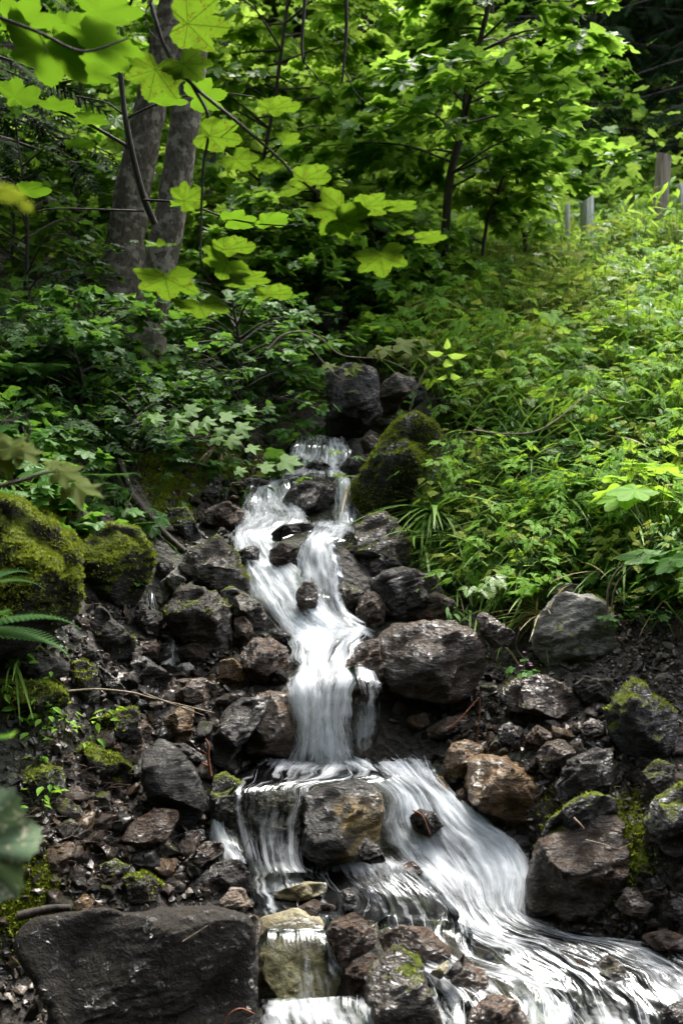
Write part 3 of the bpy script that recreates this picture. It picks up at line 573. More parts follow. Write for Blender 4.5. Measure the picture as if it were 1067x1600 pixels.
def O(ox, oy, sc, pts): return [(ox + x*sc, oy + y*sc) for x, y in pts]
K = .375
A_ = lambda *p: O(0, 700, K, p);   B_ = lambda *p: O(200, 700, K, p); C_ = lambda *p: O(667, 850, K, p); D_ = lambda *p: O(0, 1000, K, p)
E_ = lambda *p: O(400, 550, .3, p); F_ = lambda *p: O(300, 1000, K, p); G_ = lambda *p: O(667, 1200, K, p); H_ = lambda *p: O(350, 1200, K, p); I_ = lambda *p: O(0, 1200, K, p)
def Q(*p): return list(p)
ROCKS = [
 ('boulder','large squarish boulder furred with green moss, left of the stream behind the pointed rock',MOSSY,A_((450,312),(560,298),(615,350),(640,450),(615,560),(560,660),(500,672),(420,640),(340,600),(322,480),(340,390)),dict(moss=.55,depth=.9,rough=1.)),
 ('boulder','big bright green mossy boulder forming the ledge above the fern fronds',MOSSY,A_((-60,190),(60,185),(200,290),(290,360),(330,470),(320,560),(335,640),(290,730),(200,800),(100,860),(-60,880)),dict(moss=.75,depth=1.1,Y=3.25,rough=1.2)),
 ('rock','plain brown rock wedged behind the two mossy boulders',BROWN,A_((290,245),(350,250),(410,300),(400,360),(330,390),(270,330)),{}),
 ('rock','pointed pinkish grey rock standing on the pebbles with a moss tuft at its foot',DRY,A_((400,650),(440,670),(560,800),(570,840),(530,890),(480,895),(400,840),(350,790),(385,720)),dict(moss=.18,depth=.7)),
 ('boulder','big dark sloping boulder leaning against the left edge of the upper cascade',LIGHTM,A_((740,470),(800,410),(900,360),(950,385),(1000,480),(1030,570),(1035,680),(960,690),(880,620),(800,560),(725,510)),dict(moss=.1)),
 ('boulder','squarish black brown boulder with a line of moss on its upper edge',LIGHTM,A_((735,560),(800,550),(900,600),(965,670),(980,760),(975,860),(900,885),(820,830),(730,790),(690,710),(700,630)),dict(moss=.2,depth=.9)),
 ('rock','pale yellowish rock blotched with lichen on top of the squarish dark boulder',PALE,A_((670,560),(730,505),(800,495),(830,540),(760,560),(715,640),(680,640)),{}),
 ('boulder','rounded dark mossy rock between the sloping boulder and the white water',LIGHTM,B_((370,590),(430,570),(500,610),(555,650),(585,720),(582,775),(520,760),(440,710),(400,660)),dict(moss=.12)),
 ('rock','flat grey rock under the mossy ledge at the left edge',DRY,A_((-10,930),(60,890),(150,865),(250,870),(292,900),(280,950),(200,975),(60,980),(-10,975)),dict(depth=1.)),
 ('rock','rounded rock with a mossy crown beside the flat grey rock',HALF,A_((300,880),(350,878),(400,920),(425,1000),(410,1060),(330,1075),(298,1000)),dict(moss=.55)),
 ('rock','low rock draped in moss at the left edge under the flat grey rock',MOSSY,A_((-20,980),(100,968),(200,975),(280,1010),(295,1075),(150,1100),(-20,1090)),dict(moss=.6,depth=1.)),
 ('slab','dark wet slab lying above the pale twig',DARK,A_((540,890),(600,868),(690,930),(725,950),(690,1005),(620,990),(560,950)),{}),
 ('slab','smooth flat topped brown slab with a wet sheen in the left rubble',BROWN,D_((672,222),(720,165),(850,163),(910,183),(950,225),(945,275),(880,268),(760,264),(690,250)),dict(depth=1.1,rough=.6)),
 ('rock','wet tan rock with a white shine beside the brown slab',OCHRE,A_((920,890),(970,875),(1050,930),(1052,990),(1000,1012),(905,975)),{}),
 ('rock','rounded wet grey rock at the foot of the side trickle',GREY,A_((740,835),(800,810),(850,830),(872,870),(820,912),(760,902)),{}),
 ('stone','small cream coloured stone in front of the rounded grey rock',PALE,A_((733,908),(790,893),(830,930),(800,957),(740,948)),dict(level=4)),
 ('rock','wet brown rock left of the orange stained trickle',BROWN,A_((580,812),(640,800),(672,830),(655,885),(605,875),(575,845)),dict(level=4)),
 ('rock','black glossy rock the side trickle runs over',DARK,A_((560,680),(640,678),(682,720),(672,785),(620,795),(575,755)),{}),
 ('rock','dull grey brown rock right of the pointed rock foot on the pebbles',DRY,A_((330,830),(400,842),(432,880),(380,893)),dict(level=4)),
 ('rock','dark rock in the cleft between the square mossy boulder and the sloping boulder',DARK,A_((648,475),(710,460),(735,500),(680,560),(648,525)),dict(level=4)),
 ('rock','small grey brown rock tucked under the sloping boulder',DRY,A_((808,545),(870,533),(898,570),(880,592),(828,572)),dict(level=4)),
 ('boulder','brown boulder at the left edge of the upper left fall',BROWN,B_((308,262),(420,220),(482,262),(482,342),(432,352),(325,312)),{}),
 ('rock','black wet rock behind the brown boulder of the upper left fall',DARK,A_((838,190),(900,150),(948,190),(930,235),(860,245)),{}),
 ('rock','flat brown wet rock at the left end of the upper pool',BROWN,A_((950,150),(1020,133),(1080,150),(1050,198),(960,185)),{}),
 ('rock','dark rock beside the flat brown rock of the upper pool',DARK,B_((480,130),(530,110),(590,140),(595,175),(540,195),(490,180)),{}),
 ('rock','dark wedge of rock with moss streaks below the mossy left bank',HALF,A_((700,250),(780,238),(850,370),(800,402),(740,340),(700,310)),dict(moss=.25)),
 ('boulder','broad dark boulder splitting the upper cascade in two',DARK,B_((640,225),(690,152),(740,130),(862,172),(862,322),(780,328),(720,292),(655,250)),dict(Y=4.78,depth=.8)),
 ('rock','long flat black rock with a tan tip lying across the middle of the cascade',DARK,B_((595,350),(650,320),(770,303),(792,330),(720,355),(640,372),(605,392)),dict(Y=4.33,depth=.8)),
 ('rock','wet brown grey rock under the long flat rock in the middle of the cascade',GREY,B_((588,425),(640,392),(700,415),(712,500),(640,512),(592,482)),dict(Y=4.17)),
 ('rock','dark rock seen through the left arm of the cascade',DARK,B_((440,432),(520,403),(552,420),(535,500),(480,492)),dict(Y=4.22)),
 ('rock','dark oval rock in the hollow of the middle fall',GREY,B_((700,600),(730,555),(782,560),(797,620),(780,690),(740,722),(705,662)),dict(Y=3.93,depth=.6)),
 ('boulder','rounded brown boulder with a tan top left of the white bend',BROWN,B_((470,850),(520,790),(590,788),(660,830),(682,890),(650,960),(560,992),(510,962),(478,900)),dict(depth=.95)),
 ('rock','dark wet rock perched between the brown boulder and the white water',DARK,B_((585,765),(620,745),(690,790),(697,820),(670,842),(612,802)),dict(level=4)),
 ('rock','tall narrow rock with a rivulet down its face beside the square dark boulder',BROWN,B_((440,715),(480,700),(520,740),(522,800),(490,850),(455,800)),dict(level=4)),
 ('boulder','big triangular boulder with a bright mossy slanting edge above the right bank',HALF,E_((830,285),(900,315),(970,390),(965,480),(890,610),(830,700),(790,800),(700,815),(560,862),(500,780),(493,700),(560,590),(630,500),(700,380),(760,312)),dict(moss=.8,Y=4.72,depth=.7)),
 ('boulder','wide dark boulder with a mossy cap below the triangular boulder',LIGHTM,B_((880,440),(945,400),(950,320),(1000,262),(1067,248),(1130,300),(1172,400),(1150,530),(1067,590),(960,575),(870,535)),dict(moss=.12,Y=4.3,depth=.9)),
 ('rock','dark brown rock right of the middle fall with a thin jet beside it',LIGHTM,B_((850,562),(900,558),(990,600),(992,700),(920,727),(868,640)),dict(Y=4.02)),
 ('rock','small black rock just below the topmost fall',DARK,E_((255,590),(300,560),(370,578),(402,603),(340,615),(262,607)),dict(Y=5.1,level=4)),
 ('rock','dark rock at the right end of the topmost pool',DARK,E_((428,602),(480,550),(560,540),(592,560),(545,622),(490,648),(440,622)),dict(Y=4.95)),
 ('boulder','tall shadowed rock wall closing the hollow behind the topmost fall',DARK,E_((358,100),(480,60),(640,80),(655,300),(570,440),(505,485),(420,470),(365,430)),dict(Y=5.6,depth=.6)),
 ('boulder','overhanging dark rock beside the shadowed wall with pale scratches',GREY,E_((645,255),(640,180),(720,100),(830,130),(855,180),(760,250),(740,320),(660,330)),dict(Y=5.45)),
 ('rock','smooth dry grey rock above the triangular boulder',DRY,E_((738,262),(830,170),(892,178),(885,240),(800,305),(750,302)),dict(Y=5.65,moss=0)),
 ('rock','pale brown rock half hidden by plants right of the smooth grey rock',DRY,E_((908,242),(1060,228),(1075,300),(985,325),(912,295)),dict(Y=5.5)),
 ('rock','greenish dark rock in the hollow left of the triangular boulder',LIGHTM,E_((588,362),(640,308),(730,300),(722,400),(640,425),(598,402)),dict(Y=5.5)),
 ('rock','small brown rock at the foot of the hollow above the upper pool',BROWN,E_((538,462),(600,428),(645,450),(625,525),(560,535)),dict(Y=5.3,level=4)),
 ('boulder','rusty wet rounded rock under the thin right veil of the lower fall',BROWN,Q((540,1085),(540,1035),(560,1005),(590,995),(602,1040),(602,1078),(587,1100),(560,1115)),dict(Y=3.60,depth=.9)),
 ('boulder','mossy stump shaped rock standing among leaves above the hollow',HALF,Q((488,525),(492,472),(508,448),(530,452),(545,480),(547,515),(530,535)),dict(Y=6.9,moss=.5)),
 ('boulder','big round topped grey boulder right of the lower fall',GREY,Q((585,990),(615,972),(660,966),(705,970),(742,988),(762,1012),(757,1050),(737,1088),(690,1103),(640,1090),(605,1078),(588,1038)),dict(depth=.95,Y=3.62,rough=.8)),
 ('rock','upright dark wedge between the round grey boulder and the pale boulder',GREY,C_((210,290),(240,278),(300,318),(372,372),(345,435),(262,432),(205,345)),dict(Y=3.62)),
 ('boulder','big pale grey boulder with a cracked top under the hanging plants',PALE,C_((455,335),(500,258),(560,205),(700,218),(755,290),(792,430),(740,480),(640,555),(560,575),(485,505),(440,430)),dict(Y=3.66,moss=.12,depth=.8)),
 ('rock','smaller pale rock resting behind the pale cracked boulder',PALE,C_((498,190),(560,163),(642,168),(620,215),(540,235)),dict(Y=3.85)),
 ('boulder','angular many sided grey brown block in the right rubble',GREY,C_((298,622),(350,558),(450,538),(560,570),(645,650),(658,700),(605,755),(480,725),(340,692)),dict(planes=14,moss=.1)),
 ('boulder','grey boulder with golden moss patches at the right',HALF,C_((738,690),(800,620),(880,560),(940,598),(1030,700),(1038,765),(1000,880),(900,925),(820,882),(755,800)),dict(moss=.3)),
 ('rock','wet black rock under the upright wedge',DARK,C_((225,505),(300,498),(352,550),(312,605),(238,612)),dict(Y=3.72)),
 ('rock','small black rock with a white glint behind the red twig',DARK,C_((200,615),(255,620),(290,660),(240,700),(195,680)),dict(Y=3.7,level=4)),
 ('slab','thin brown slab lying left of the red twig',BROWN,C_((-5,770),(80,720),(172,708),(182,750),(90,800),(0,825)),dict(depth=.7)),
 ('rock','rounded golden brown wet rock behind the big ochre boulder',OCHRE,C_((100,835),(160,813),(232,850),(232,895),(150,965),(90,990),(68,905)),{}),
 ('boulder','big glossy ochre and white boulder right of the white water',OCHRE,Q((726,1188),(745,1178),(790,1180),(822,1200),(852,1235),(864,1270),(842,1292),(800,1287),(742,1262),(724,1222)),dict(depth=.9)),
 ('rock','shiny grey rock to the right of the big ochre boulder',GREY,C_((448,880),(500,820),(572,813),(622,870),(592,940),(540,1002),(470,962)),{}),
 ('rock','rounded brown rock behind the shiny grey rock',BROWN,C_((408,805),(460,750),(522,790),(512,835),(450,872),(400,862)),{}),
 ('rock','dark rock beneath the angular block',DARK,C_((288,775),(340,738),(402,770),(392,852),(300,862)),{}),
 ('boulder','big dark sloping slab above the large wet boulder of the lower right',DARK,C_((528,1010),(590,910),(720,838),(785,850),(765,1000),(640,1072),(540,1075)),dict(depth=1.)),
 ('rock','dark angular rock below the golden mossy boulder',GREY,C_((638,765),(680,720),(742,738),(735,805),(652,835)),{}),
 ('rock','dark lumpy rock at the right edge under the golden mossy boulder',LIGHTM,C_((885,955),(960,900),(1032,920),(1025,990),(965,1070),(895,1065)),{}),
 ('rock','grey rock behind the angular block under the pink flower',DRY,C_((600,595),(660,550),(772,560),(782,640),(700,685),(620,635)),{}),
 ('boulder','large dark wet boulder with a slanting ridge at the lower right of the stream',GREY,G_((408,435),(470,310),(600,258),(740,188),(822,210),(862,370),(802,490),(700,592),(560,622),(398,612)),dict(depth=.9,rough=1.1)),
 ('boulder','mossy brown boulder behind the large wet boulder',HALF,G_((448,295),(480,220),(620,128),(700,98),(785,130),(795,195),(720,195),(600,265),(480,315)),dict(moss=.15)),
 ('rock','small rounded grey violet rock at the waterline right of the large wet boulder',GREY,G_((775,575),(830,498),(882,498),(942,570),(902,625),(838,615)),{}),
 ('boulder','brown mossy boulder cut by the right edge',HALF,G_((905,230),(960,120),(1090,50),(1090,390),(980,355)),dict(moss=.2)),
 ('rock','dark rock at the right edge above the water',DARK,G_((968,565),(1080,508),(1090,645),(1000,625)),{}),
 ('boulder','dark mossy boulder in the shade between the large wet boulder and the right edge',MOSSY,G_((840,300),(900,250),(1000,400),(1010,500),(940,540),(850,480),(820,400)),dict(moss=.4,push=.6)),
 ('rock','flat dark rock at the waterline beneath the big ochre boulder',DARK,G_((335,290),(450,285),(455,330),(370,340)),dict(level=4)),
 ('rock','reddish brown rock between the white water and the ochre boulder',BROWN,G_((118,105),(150,78),(185,150),(165,205),(120,165)),dict(level=4)),
 ('rock','brown and white speckled stone at the water edge near the curved twig',OCHRE,Q((672,1220),(690,1212),(702,1235),(696,1254),(680,1245)),dict(level=4)),
 ('rock','dark rock breaking the white water under the red twig',DARK,Q((640,1278),(655,1264),(682,1270),(695,1292),(672,1305),(648,1300)),dict(Y=3.17)),
 ('boulder','black and rusty square block standing in the middle of the stream',BLOCK,H_((325,112),(440,72),(520,55),(600,38),(664,98),(645,300),(602,347),(415,402),(335,345)),dict(Y=3.14,depth=.8,planes=5,rough=.7,moss=0)),
 ('rock','small jagged black rock at the foot of the square block',DARK,H_((560,335),(590,288),(640,328),(677,392),(620,402),(570,392)),dict(Y=3.0)),
 ('rock','yellow brown stone just under the water of the calm pool',UNDER,H_((198,492),(330,452),(442,448),(435,500),(300,530),(210,522)),dict(sink=.02,Y=2.93,level=4)),
 ('rock','knobbly dark rock poking out of the calm pool',DARK,H_((478,515),(520,500),(556,530),(552,572),(500,562)),dict(Y=2.88,level=4)),
 ('boulder','ridged brown rock in midstream at the right of the underwater boulder',BROWN,H_((425,685),(450,620),(545,588),(642,670),(632,722),(540,762),(500,802),(440,752)),dict(sink=.015,Y=2.72,planes=12)),
 ('rock','reddish wet rock below the ridged brown rock',BROWN,H_((498,805),(620,758),(642,800),(582,900),(560,942),(508,922)),dict(sink=.02,Y=2.64)),
 ('boulder','brown rugged boulder at the bottom edge with glints and a mossy side',LIGHTM,H_((578,862),(640,790),(720,753),(812,810),(862,920),(925,1090),(640,1100),(588,960)),dict(Y=2.5,moss=.1,depth=.8)),
 ('boulder','yellowish boulder under a clear sheet of water at the bottom',UNDER,H_((145,650),(300,600),(400,640),(455,760),(502,850),(507,962),(400,1012),(200,992),(145,900),(128,760)),dict(sink=.001,Y=2.735,depth=.5,rough=.7,planes=4)),
 ('boulder','smooth brown dome with white water sliding over its right side',BROWN,H_((645,665),(740,618),(852,630),(932,700),(945,745),(860,775),(700,775)),dict(sink=.03,Y=2.72,rough=.4,planes=2,depth=.6)),
 ('rock','black pointed fin of rock beside a pale stone near the bottom',DARK,H_((910,865),(960,815),(1005,768),(1008,800),(985,850),(940,880)),dict(Y=2.6,level=4)),
 ('stone','pale yellow stone beside the black fin of rock',UNDER,H_((855,855),(940,795),(935,850),(900,880)),dict(Y=2.61,level=4)),
 ('boulder','brown wet rock cut by the bottom edge in the middle',BROWN,Q((722,1612),(735,1578),(765,1558),(812,1566),(838,1612)),dict(Y=2.47)),
 ('rock','dark hump at the bottom right corner',DARK,Q((1030,1605),(1032,1578),(1060,1565),(1085,1570),(1085,1610)),dict(Y=2.5)),
 ('rock','dark flat rock washed over by the calm pool',GREY,H_((248,582),(380,520),(482,555),(385,602),(280,615)),dict(sink=.02,Y=2.86,level=4)),
 ('rock','narrow round topped wet stone standing at the corner of the huge boulder',GREY,H_((88,640),(115,618),(150,640),(150,690),(132,770),(122,950),(108,950),(108,720)),dict(Y=2.62,level=4,planes=2,rough=.4)),
 ('boulder','huge dark wet boulder with white glints filling the lower left',BSLAB,I_((30,720),(110,645),(300,615),(500,608),(850,598),(1000,636),(1045,690),(1055,800),(1065,960),(1075,1110),(280,1110),(240,1000),(150,885),(60,780)),dict(Y=2.55,depth=.55,level=6,rough=.55,planes=6,moss=0)),
 ('slab','tall leaning slate slab with bright stripes left of the square block',SLATE,D_((595,470),(655,408),(730,445),(820,545),(862,650),(852,705),(800,785),(720,785),(640,700),(590,600)),dict(planes=4,rough=.5,depth=.6)),
 ('rock','smooth brown streaked wet rock below the striped slab',BROWN,D_((498,842),(540,770),(640,703),(742,713),(745,742),(690,842),(600,868)),dict(planes=4,rough=.5)),
 ('rock','rounded wet rock with a bright top left of the side spill',GREY,I_((768,385),(850,310),(932,308),(935,350),(850,405),(790,455)),{}),
 ('rock','knobbly dark rock above the pinkish stone',DARK,I_((808,475),(900,395),(1000,378),(1047,450),(1047,515),(930,525),(868,505)),dict(planes=13)),
 ('stone','pale pinkish crystalline stone on the corner of the huge boulder',PINK,I_((918,552),(960,500),(1022,503),(1047,570),(1002,628),(930,612)),{}),
 ('stone','yellow green mossy topped stone in the lower rubble',HALF,I_((408,405),(480,378),(547,410),(525,445),(420,465)),dict(moss=.3,level=4)),
 ('rock','brown rock with moss at its left side in front of the yellow green stone',LIGHTM,I_((498,455),(600,435),(682,490),(645,550),(545,560)),dict(moss=.1)),
 ('stone','golden brown stone beside the black roots on the huge boulder',OCHRE,I_((298,565),(360,523),(397,560),(352,607),(300,604)),dict(level=4)),
 ('rock','flat grey slab with mossy lower edge in the left rubble',DRY,D_((380,345),(480,300),(565,280),(582,330),(542,405),(462,435),(388,385)),dict(moss=.3)),
 ('rock','rounded moss covered rock under the flat grey slab',MOSSY,D_((285,475),(370,438),(480,475),(562,540),(562,602),(440,615),(345,545)),dict(moss=.5)),
 ('rock','dark mossy rock behind the tangle of dead needles',HALF,D_((88,570),(170,508),(252,540),(272,620),(200,684),(108,645)),dict(moss=.3)),
 ('rock','upright tan block beside the wet dark column',OCHRE,D_((688,335),(710,305),(770,273),(807,300),(802,435),(740,425),(688,375)),dict(planes=6)),
 ('boulder','tall wet dark column of rock left of the lower fall',DARK,F_((88,420),(130,310),(200,240),(300,235),(310,300),(250,390),(192,475),(130,555),(82,520)),dict(Y=3.42)),
 ('boulder','hollow brown wet rock with an orange underside behind thin rivulets',BROWN,F_((240,260),(320,215),(430,228),(472,300),(462,450),(400,502),(330,490),(225,470),(240,380)),dict(Y=3.47,depth=.7)),
 ('rock','dark mossy rock at the left end of the ledge pool',HALF,F_((88,565),(140,548),(222,600),(232,680),(212,792),(130,855),(80,765),(68,650)),dict(Y=3.2,moss=.15)),
 ('stone','wet brown stone with a pale spot above the striped slab',BROWN,D_((555,345),(600,328),(642,370),(622,405),(560,405)),dict(level=4)),
 ('stone','small grey stone left of the smooth brown streaked rock',GREY,D_((472,695),(520,690),(562,720),(522,742),(480,724)),dict(level=4)),
 ('slab','thin dark slab leaning against the mossy crowned rock',DARK,D_((398,95),(470,150),(527,200),(522,255),(460,245),(418,165)),dict(depth=.6)),
 ('stone','dark smooth stone under the pale twig fork',DARK,D_((798,265),(850,250),(902,270),(892,302),(810,294)),dict(level=4)),
 ('rock','dark ridged rock beneath the striped slab tip',DARK,D_((688,832),(780,798),(852,780),(865,825),(800,862),(718,862)),{}),
 ('rock','dark rock between the tan block and the red stick',DARK,D_((715,440),(770,428),(862,490),(852,545),(780,525)),{}),
 ('rock','small tan pebble like stone beside the striped slab',OCHRE,D_((557,440),(575,430),(602,445),(595,466),(562,466)),dict(level=3)),
 ('rock','grey rock among the pebbles above the cream coloured stone',GREY,A_((500,940),(555,930),(575,965),(540,985),(500,975)),dict(level=4)),
 ('boulder','dark wet rock wall behind the thin left ledge fall',DARK,Q((350,1240),(400,1232),(480,1232),(500,1250),(490,1345),(370,1345),(352,1300)),dict(Y=3.24,depth=.5)),
 ('rock','dark submerged rock with green tinge at the lower right of the rapids',LIGHTM,Q((925,1490),(950,1476),(975,1490),(992,1520),(985,1535),(950,1530)),dict(sink=.035,Y=2.70,level=4)),
 ('rock','brown submerged rock under the lower right rapids',BROWN,Q((850,1470),(890,1462),(925,1480),(930,1510),(890,1520),(855,1500)),dict(sink=.04,Y=2.80,level=4)),
 ('rock','mossy submerged rock at the head of the lower rapids',LIGHTM,Q((610,1400),(640,1388),(670,1392),(680,1425),(650,1438),(615,1430)),dict(sink=.045,Y=2.93,level=4)),
 ('rock','low brown rock washed by the rapids near the bottom',BROWN,Q((690,1505),(730,1490),(760,1500),(765,1530),(720,1545),(690,1535)),dict(sink=.03,Y=2.63,level=4)),
 ('rock','dark stone breaking the water between the ochre boulder and the large wet boulder',DARK,Q((780,1318),(800,1300),(825,1306),(832,1330),(810,1345),(785,1340)),dict(Y=3.16,level=4)),
 ('rock','wet stone at the waterline below the square block',BROWN,Q((620,1345),(645,1338),(660,1350),(650,1368),(625,1366)),dict(sink=.02,Y=3.08,level=4)),
 ('boulder','dark overhung shelf rock right of the middle fall under the hanging grass',DARK,Q((575,905),(620,885),(680,892),(700,930),(690,965),(630,975),(585,950)),dict()),
 ('rock','dark stone at the rim above the round grey boulder',GREY,Q((640,935),(680,925),(715,940),(720,965),(680,975),(645,965)),dict()),
 ('rock','brown rock at the right rim of the middle fall',BROWN,Q((560,930),(585,925),(605,950),(600,980),(572,985),(556,960)),dict()),
 ('rock','dark shelf stone below the wide dark boulder',DARK,Q((560,870),(600,860),(625,880),(610,905),(575,905)),dict()),
 ('rock','flat brown stone in the shallows at the right edge',BROWN,Q((1000,1460),(1040,1452),(1075,1465),(1070,1485),(1020,1485)),dict(Y=2.78,level=4)),
]
for i, (nm, lb, mt, poly, kw) in enumerate(ROCKS):
    rock_at(nm, lb, mt, poly, seed=i*3+1, **kw)

# small loose stones: countable, each its own object on the ground, eight shapes
def stone_mesh(seed, mat):
    V, Fc = ico(4); rg = np.random.default_rng(seed); v = V.copy()*np.array([1, rg.uniform(.65, .9), rg.uniform(.45, .75)])
    for k in range(10):
        n = rg.normal(size=3); n /= np.linalg.norm(n); d_ = v @ n - rg.uniform(.42, .72); m_ = d_ > 0; v[m_] -= n*d_[m_, None]*.93
    v += V*(fbm(V*1.7+seed*3, 4, seed)*.10)[:, None]
    mb = MB(); mb.add(v, Fc); return mb.mesh('stone', mat)
def inpoly(p, poly):
    x, y = p; c = False; j = len(poly)-1
    for i in range(len(poly)):
        if (poly[i][1] > y) != (poly[j][1] > y) and x < (poly[j][0]-poly[i][0])*(y-poly[i][1])/(poly[j][1]-poly[i][1])+poly[i][0]: c = not c
        j = i
    return c
def occupied(x, y):
    return any(inpoly((x, y), r[3]) for r in ROCKS)
SM = [stone_mesh(100+i, [DARK, GREY, BROWN, DRY, OCHRE, LIGHTM, BROWN, GREY, DARK, PINK][i]) for i in range(10)]
REG = [
 ('small wet stone in the rubble of the left bank', 'loose stones in the left rubble', [(120,1010),(330,900),(420,1010),(450,1080),(360,1200),(390,1400),(60,1420),(110,1230),(200,1120)], 142, (12, 33)),
 ('small grey pebble heaped under the mossy ledge', 'pebbles under the mossy ledge', [(85,960),(140,925),(190,960),(150,1040),(90,1050)], 26, (5, 12)),
 ('small dark stone between the boulders of the right bank', 'loose stones between the right boulders', [(620,1110),(760,1060),(900,1080),(1060,1180),(1060,1440),(880,1420),(700,1230)], 74, (10, 27)),
 ('small wet stone beside the upper cascade', 'loose stones beside the upper cascade', [(290,700),(430,690),(440,740),(360,840),(260,830)], 34, (9, 22)),
 ('small stone washed by the shallow water at the lower right', 'stones in the shallows', [(870,1430),(1060,1440),(1060,1540),(960,1500)], 14, (10, 24)),
]
for lb, gp, poly, n, (s0, s1) in REG:
    xs = [p[0] for p in poly]; ys = [p[1] for p in poly]; k = 0; tr = 0
    while k < n and tr < 4000:
        tr += 1; x, y = random.uniform(min(xs), max(xs)), random.uniform(min(ys), max(ys))
        if not inpoly((x, y), poly) or (occupied(x, y) and random.random() < .93): continue
        p_ = hitp(x, y); r = random.uniform(s0, s1)*random.uniform(.6, 1)/F*p_[1]
        o = bpy.data.objects.new('stone', random.choice(SM)); COL.objects.link(o)
        o.location = p_ + np.array([0, 0, r*.25]); o.scale = (r,)*3; o.rotation_euler = (random.uniform(-.5, .5), random.uniform(-.5, .5), random.uniform(0, 6.28))
        tag(o, lb, 'stone', gp); k += 1
# gravel
mb = MB(); V, Fc = ico(2); VG = []
for s_ in range(5):
    v_ = V.copy(); rg = np.random.default_rng(300+s_)
    for k in range(9):
        n_ = rg.normal(size=3); n_ /= np.linalg.norm(n_); d_ = v_ @ n_ - rg.uniform(.3, .65); m_ = d_ > 0; v_[m_] -= n_*d_[m_, None]
    VG.append(v_)
for poly, n, (s0, s1) in [([(20,960),(330,900),(430,1010),(400,1400),(20,1430)], 4800, (2.5, 9)), ([(600,1060),(1067,950),(1067,1450),(880,1430)], 2600, (2.5, 9)), ([(230,700),(440,690),(420,860),(230,860)], 1500, (2.5, 8)), ([(900,980),(1067,900),(1067,1150),(980,1120)], 2200, (1, 4)), ([(370,1340),(720,1340),(720,1450),(395,1450)], 500, (2, 8)), ([(840,1430),(1067,1440),(1067,1560)], 400, (2, 8)), ([(0,1440),(100,1500),(120,1600),(0,1600)], 500, (2, 8))]:
    xs = [p[0] for p in poly]; ys = [p[1] for p in poly]; pts = []
    while len(pts) < n:
        x, y = random.uniform(min(xs), max(xs)), random.uniform(min(ys), max(ys))
        if inpoly((x, y), poly): pts.append((x, y))
    dz = [ (x, y) for x, y in pts]; 
    pos = np.array([hitp(x, y) for x, y in dz[:900]])
    if n > 900:                                    # the rest spread around the first ones
        b_ = pos[RNG.integers(0, len(pos), n-900)] + np.concatenate([RNG.normal(0, .05, (n-900, 2)), np.zeros((n-900, 1))], 1)
        b_[:, 2] = hz(b_[:, 0], b_[:, 1]); pos = np.vstack([pos, b_])
    M = frames(RNG.normal(size=(n, 3)), RNG.normal(size=(n, 3)))
    M = M * np.stack([RNG.uniform(.7, 1.3, n), RNG.uniform(.5, 1.2, n), RNG.uniform(.4, .8, n)], 1)[:, None, :]
    sz_ = (s0 + (s1*1.7-s0)*RNG.random(n)**3)/F*3.6
    for s_ in range(5): scatter(mb, (VG[s_], Fc), pos[s_::5], M[s_::5], sz_[s_::5])
m, t, out = nt('gravel'); L = t.links.new
g = N(t, 'NewGeometry'); col = ramp(t, [(0., (.012, .010, .008)), (.35, (.03, .023, .017)), (.6, (.045, .034, .024)), (.85, (.07, .047, .027)), (.98, (.17, .14, .11))], g.outputs['Random Per Island'])
tc = N(t, 'TexCoord'); nn = N(t, 'TexNoise', i_Scale=120., i_Detail=4.); L(tc.outputs['Object'], nn.inputs[0])
b = N(t, 'Bump', i_Strength=.6, i_Distance=.004); L(nn.outputs[0], b.inputs['Height'])
p = N(t, 'BsdfPrincipled', i_Roughness=.35); L(mixc(t, .5, col, nn.outputs[1], 'MULTIPLY'), p.inputs['Base Color']); L(b.outputs[0], p.inputs['Normal']); L(p.outputs[0], out.inputs[0])
tag(mb.build('gravel', m, smooth=False), 'wet gravel between the rocks', 'gravel', kind='stuff')

# ------------------------------------------------------------------ leaf shapes (base at the origin, tip along +Y, face up +Z)
def palmate(lobes, teeth=0, cup=.12, hub=.12):
    """lobes: [(angle deg, reach)], symmetric; returns a fan round a hub"""
    pts = []
    for a in sorted(lobes): pts.append(a)
    ang = np.radians([p_[0] for p_ in pts]); r = np.array([p_[1] for p_ in pts])
    x = np.sin(ang)*r; y = np.cos(ang)*r; z = -cup*(x*x) - cup*.7*np.maximum(y, 0)**2 + .04*np.sin(ang*6)
    V = np.vstack([[0, hub, 0], np.stack([x, y, z], 1)]); n = len(pts)
    return V, np.array([[0, i+1, (i+1) % n+1] for i in range(n)])[:, [0, 2, 1]]
def sym(h):
    h = [(a, r) for a, r in h]; return [(-a, r) for a, r in h if a > 0] + h
T_MAPLE = palmate(sym([(0,1.),(9,.84),(17,.76),(27,.56),(42,.78),(50,.94),(60,.78),(76,.58),(96,.66),(110,.66),(135,.50),(165,.22)]), hub=.02)
T_PALM = palmate(sym([(0,1.),(12,.80),(25,.62),(38,.78),(50,.90),(64,.74),(80,.58),(102,.66),(128,.5),(158,.25)]), hub=.02)
def toothed():
    core = [(0,1.),(4,.93),(7,.93),(10,.84),(14,.85),(18,.74),(22,.72),(27,.60),(32,.68),(36,.80),(40,.80),(44,.91),(49,.98),(54,.90),(58,.88),(62,.77),(68,.75),(73,.64),(80,.58),(86,.68),(92,.69),(98,.78),(105,.77),(112,.68),(120,.67),(128,.57),(140,.53),(155,.36),(170,.16)]
    return palmate(sym(core), cup=.10, hub=.02)
T_FRONT = toothed()
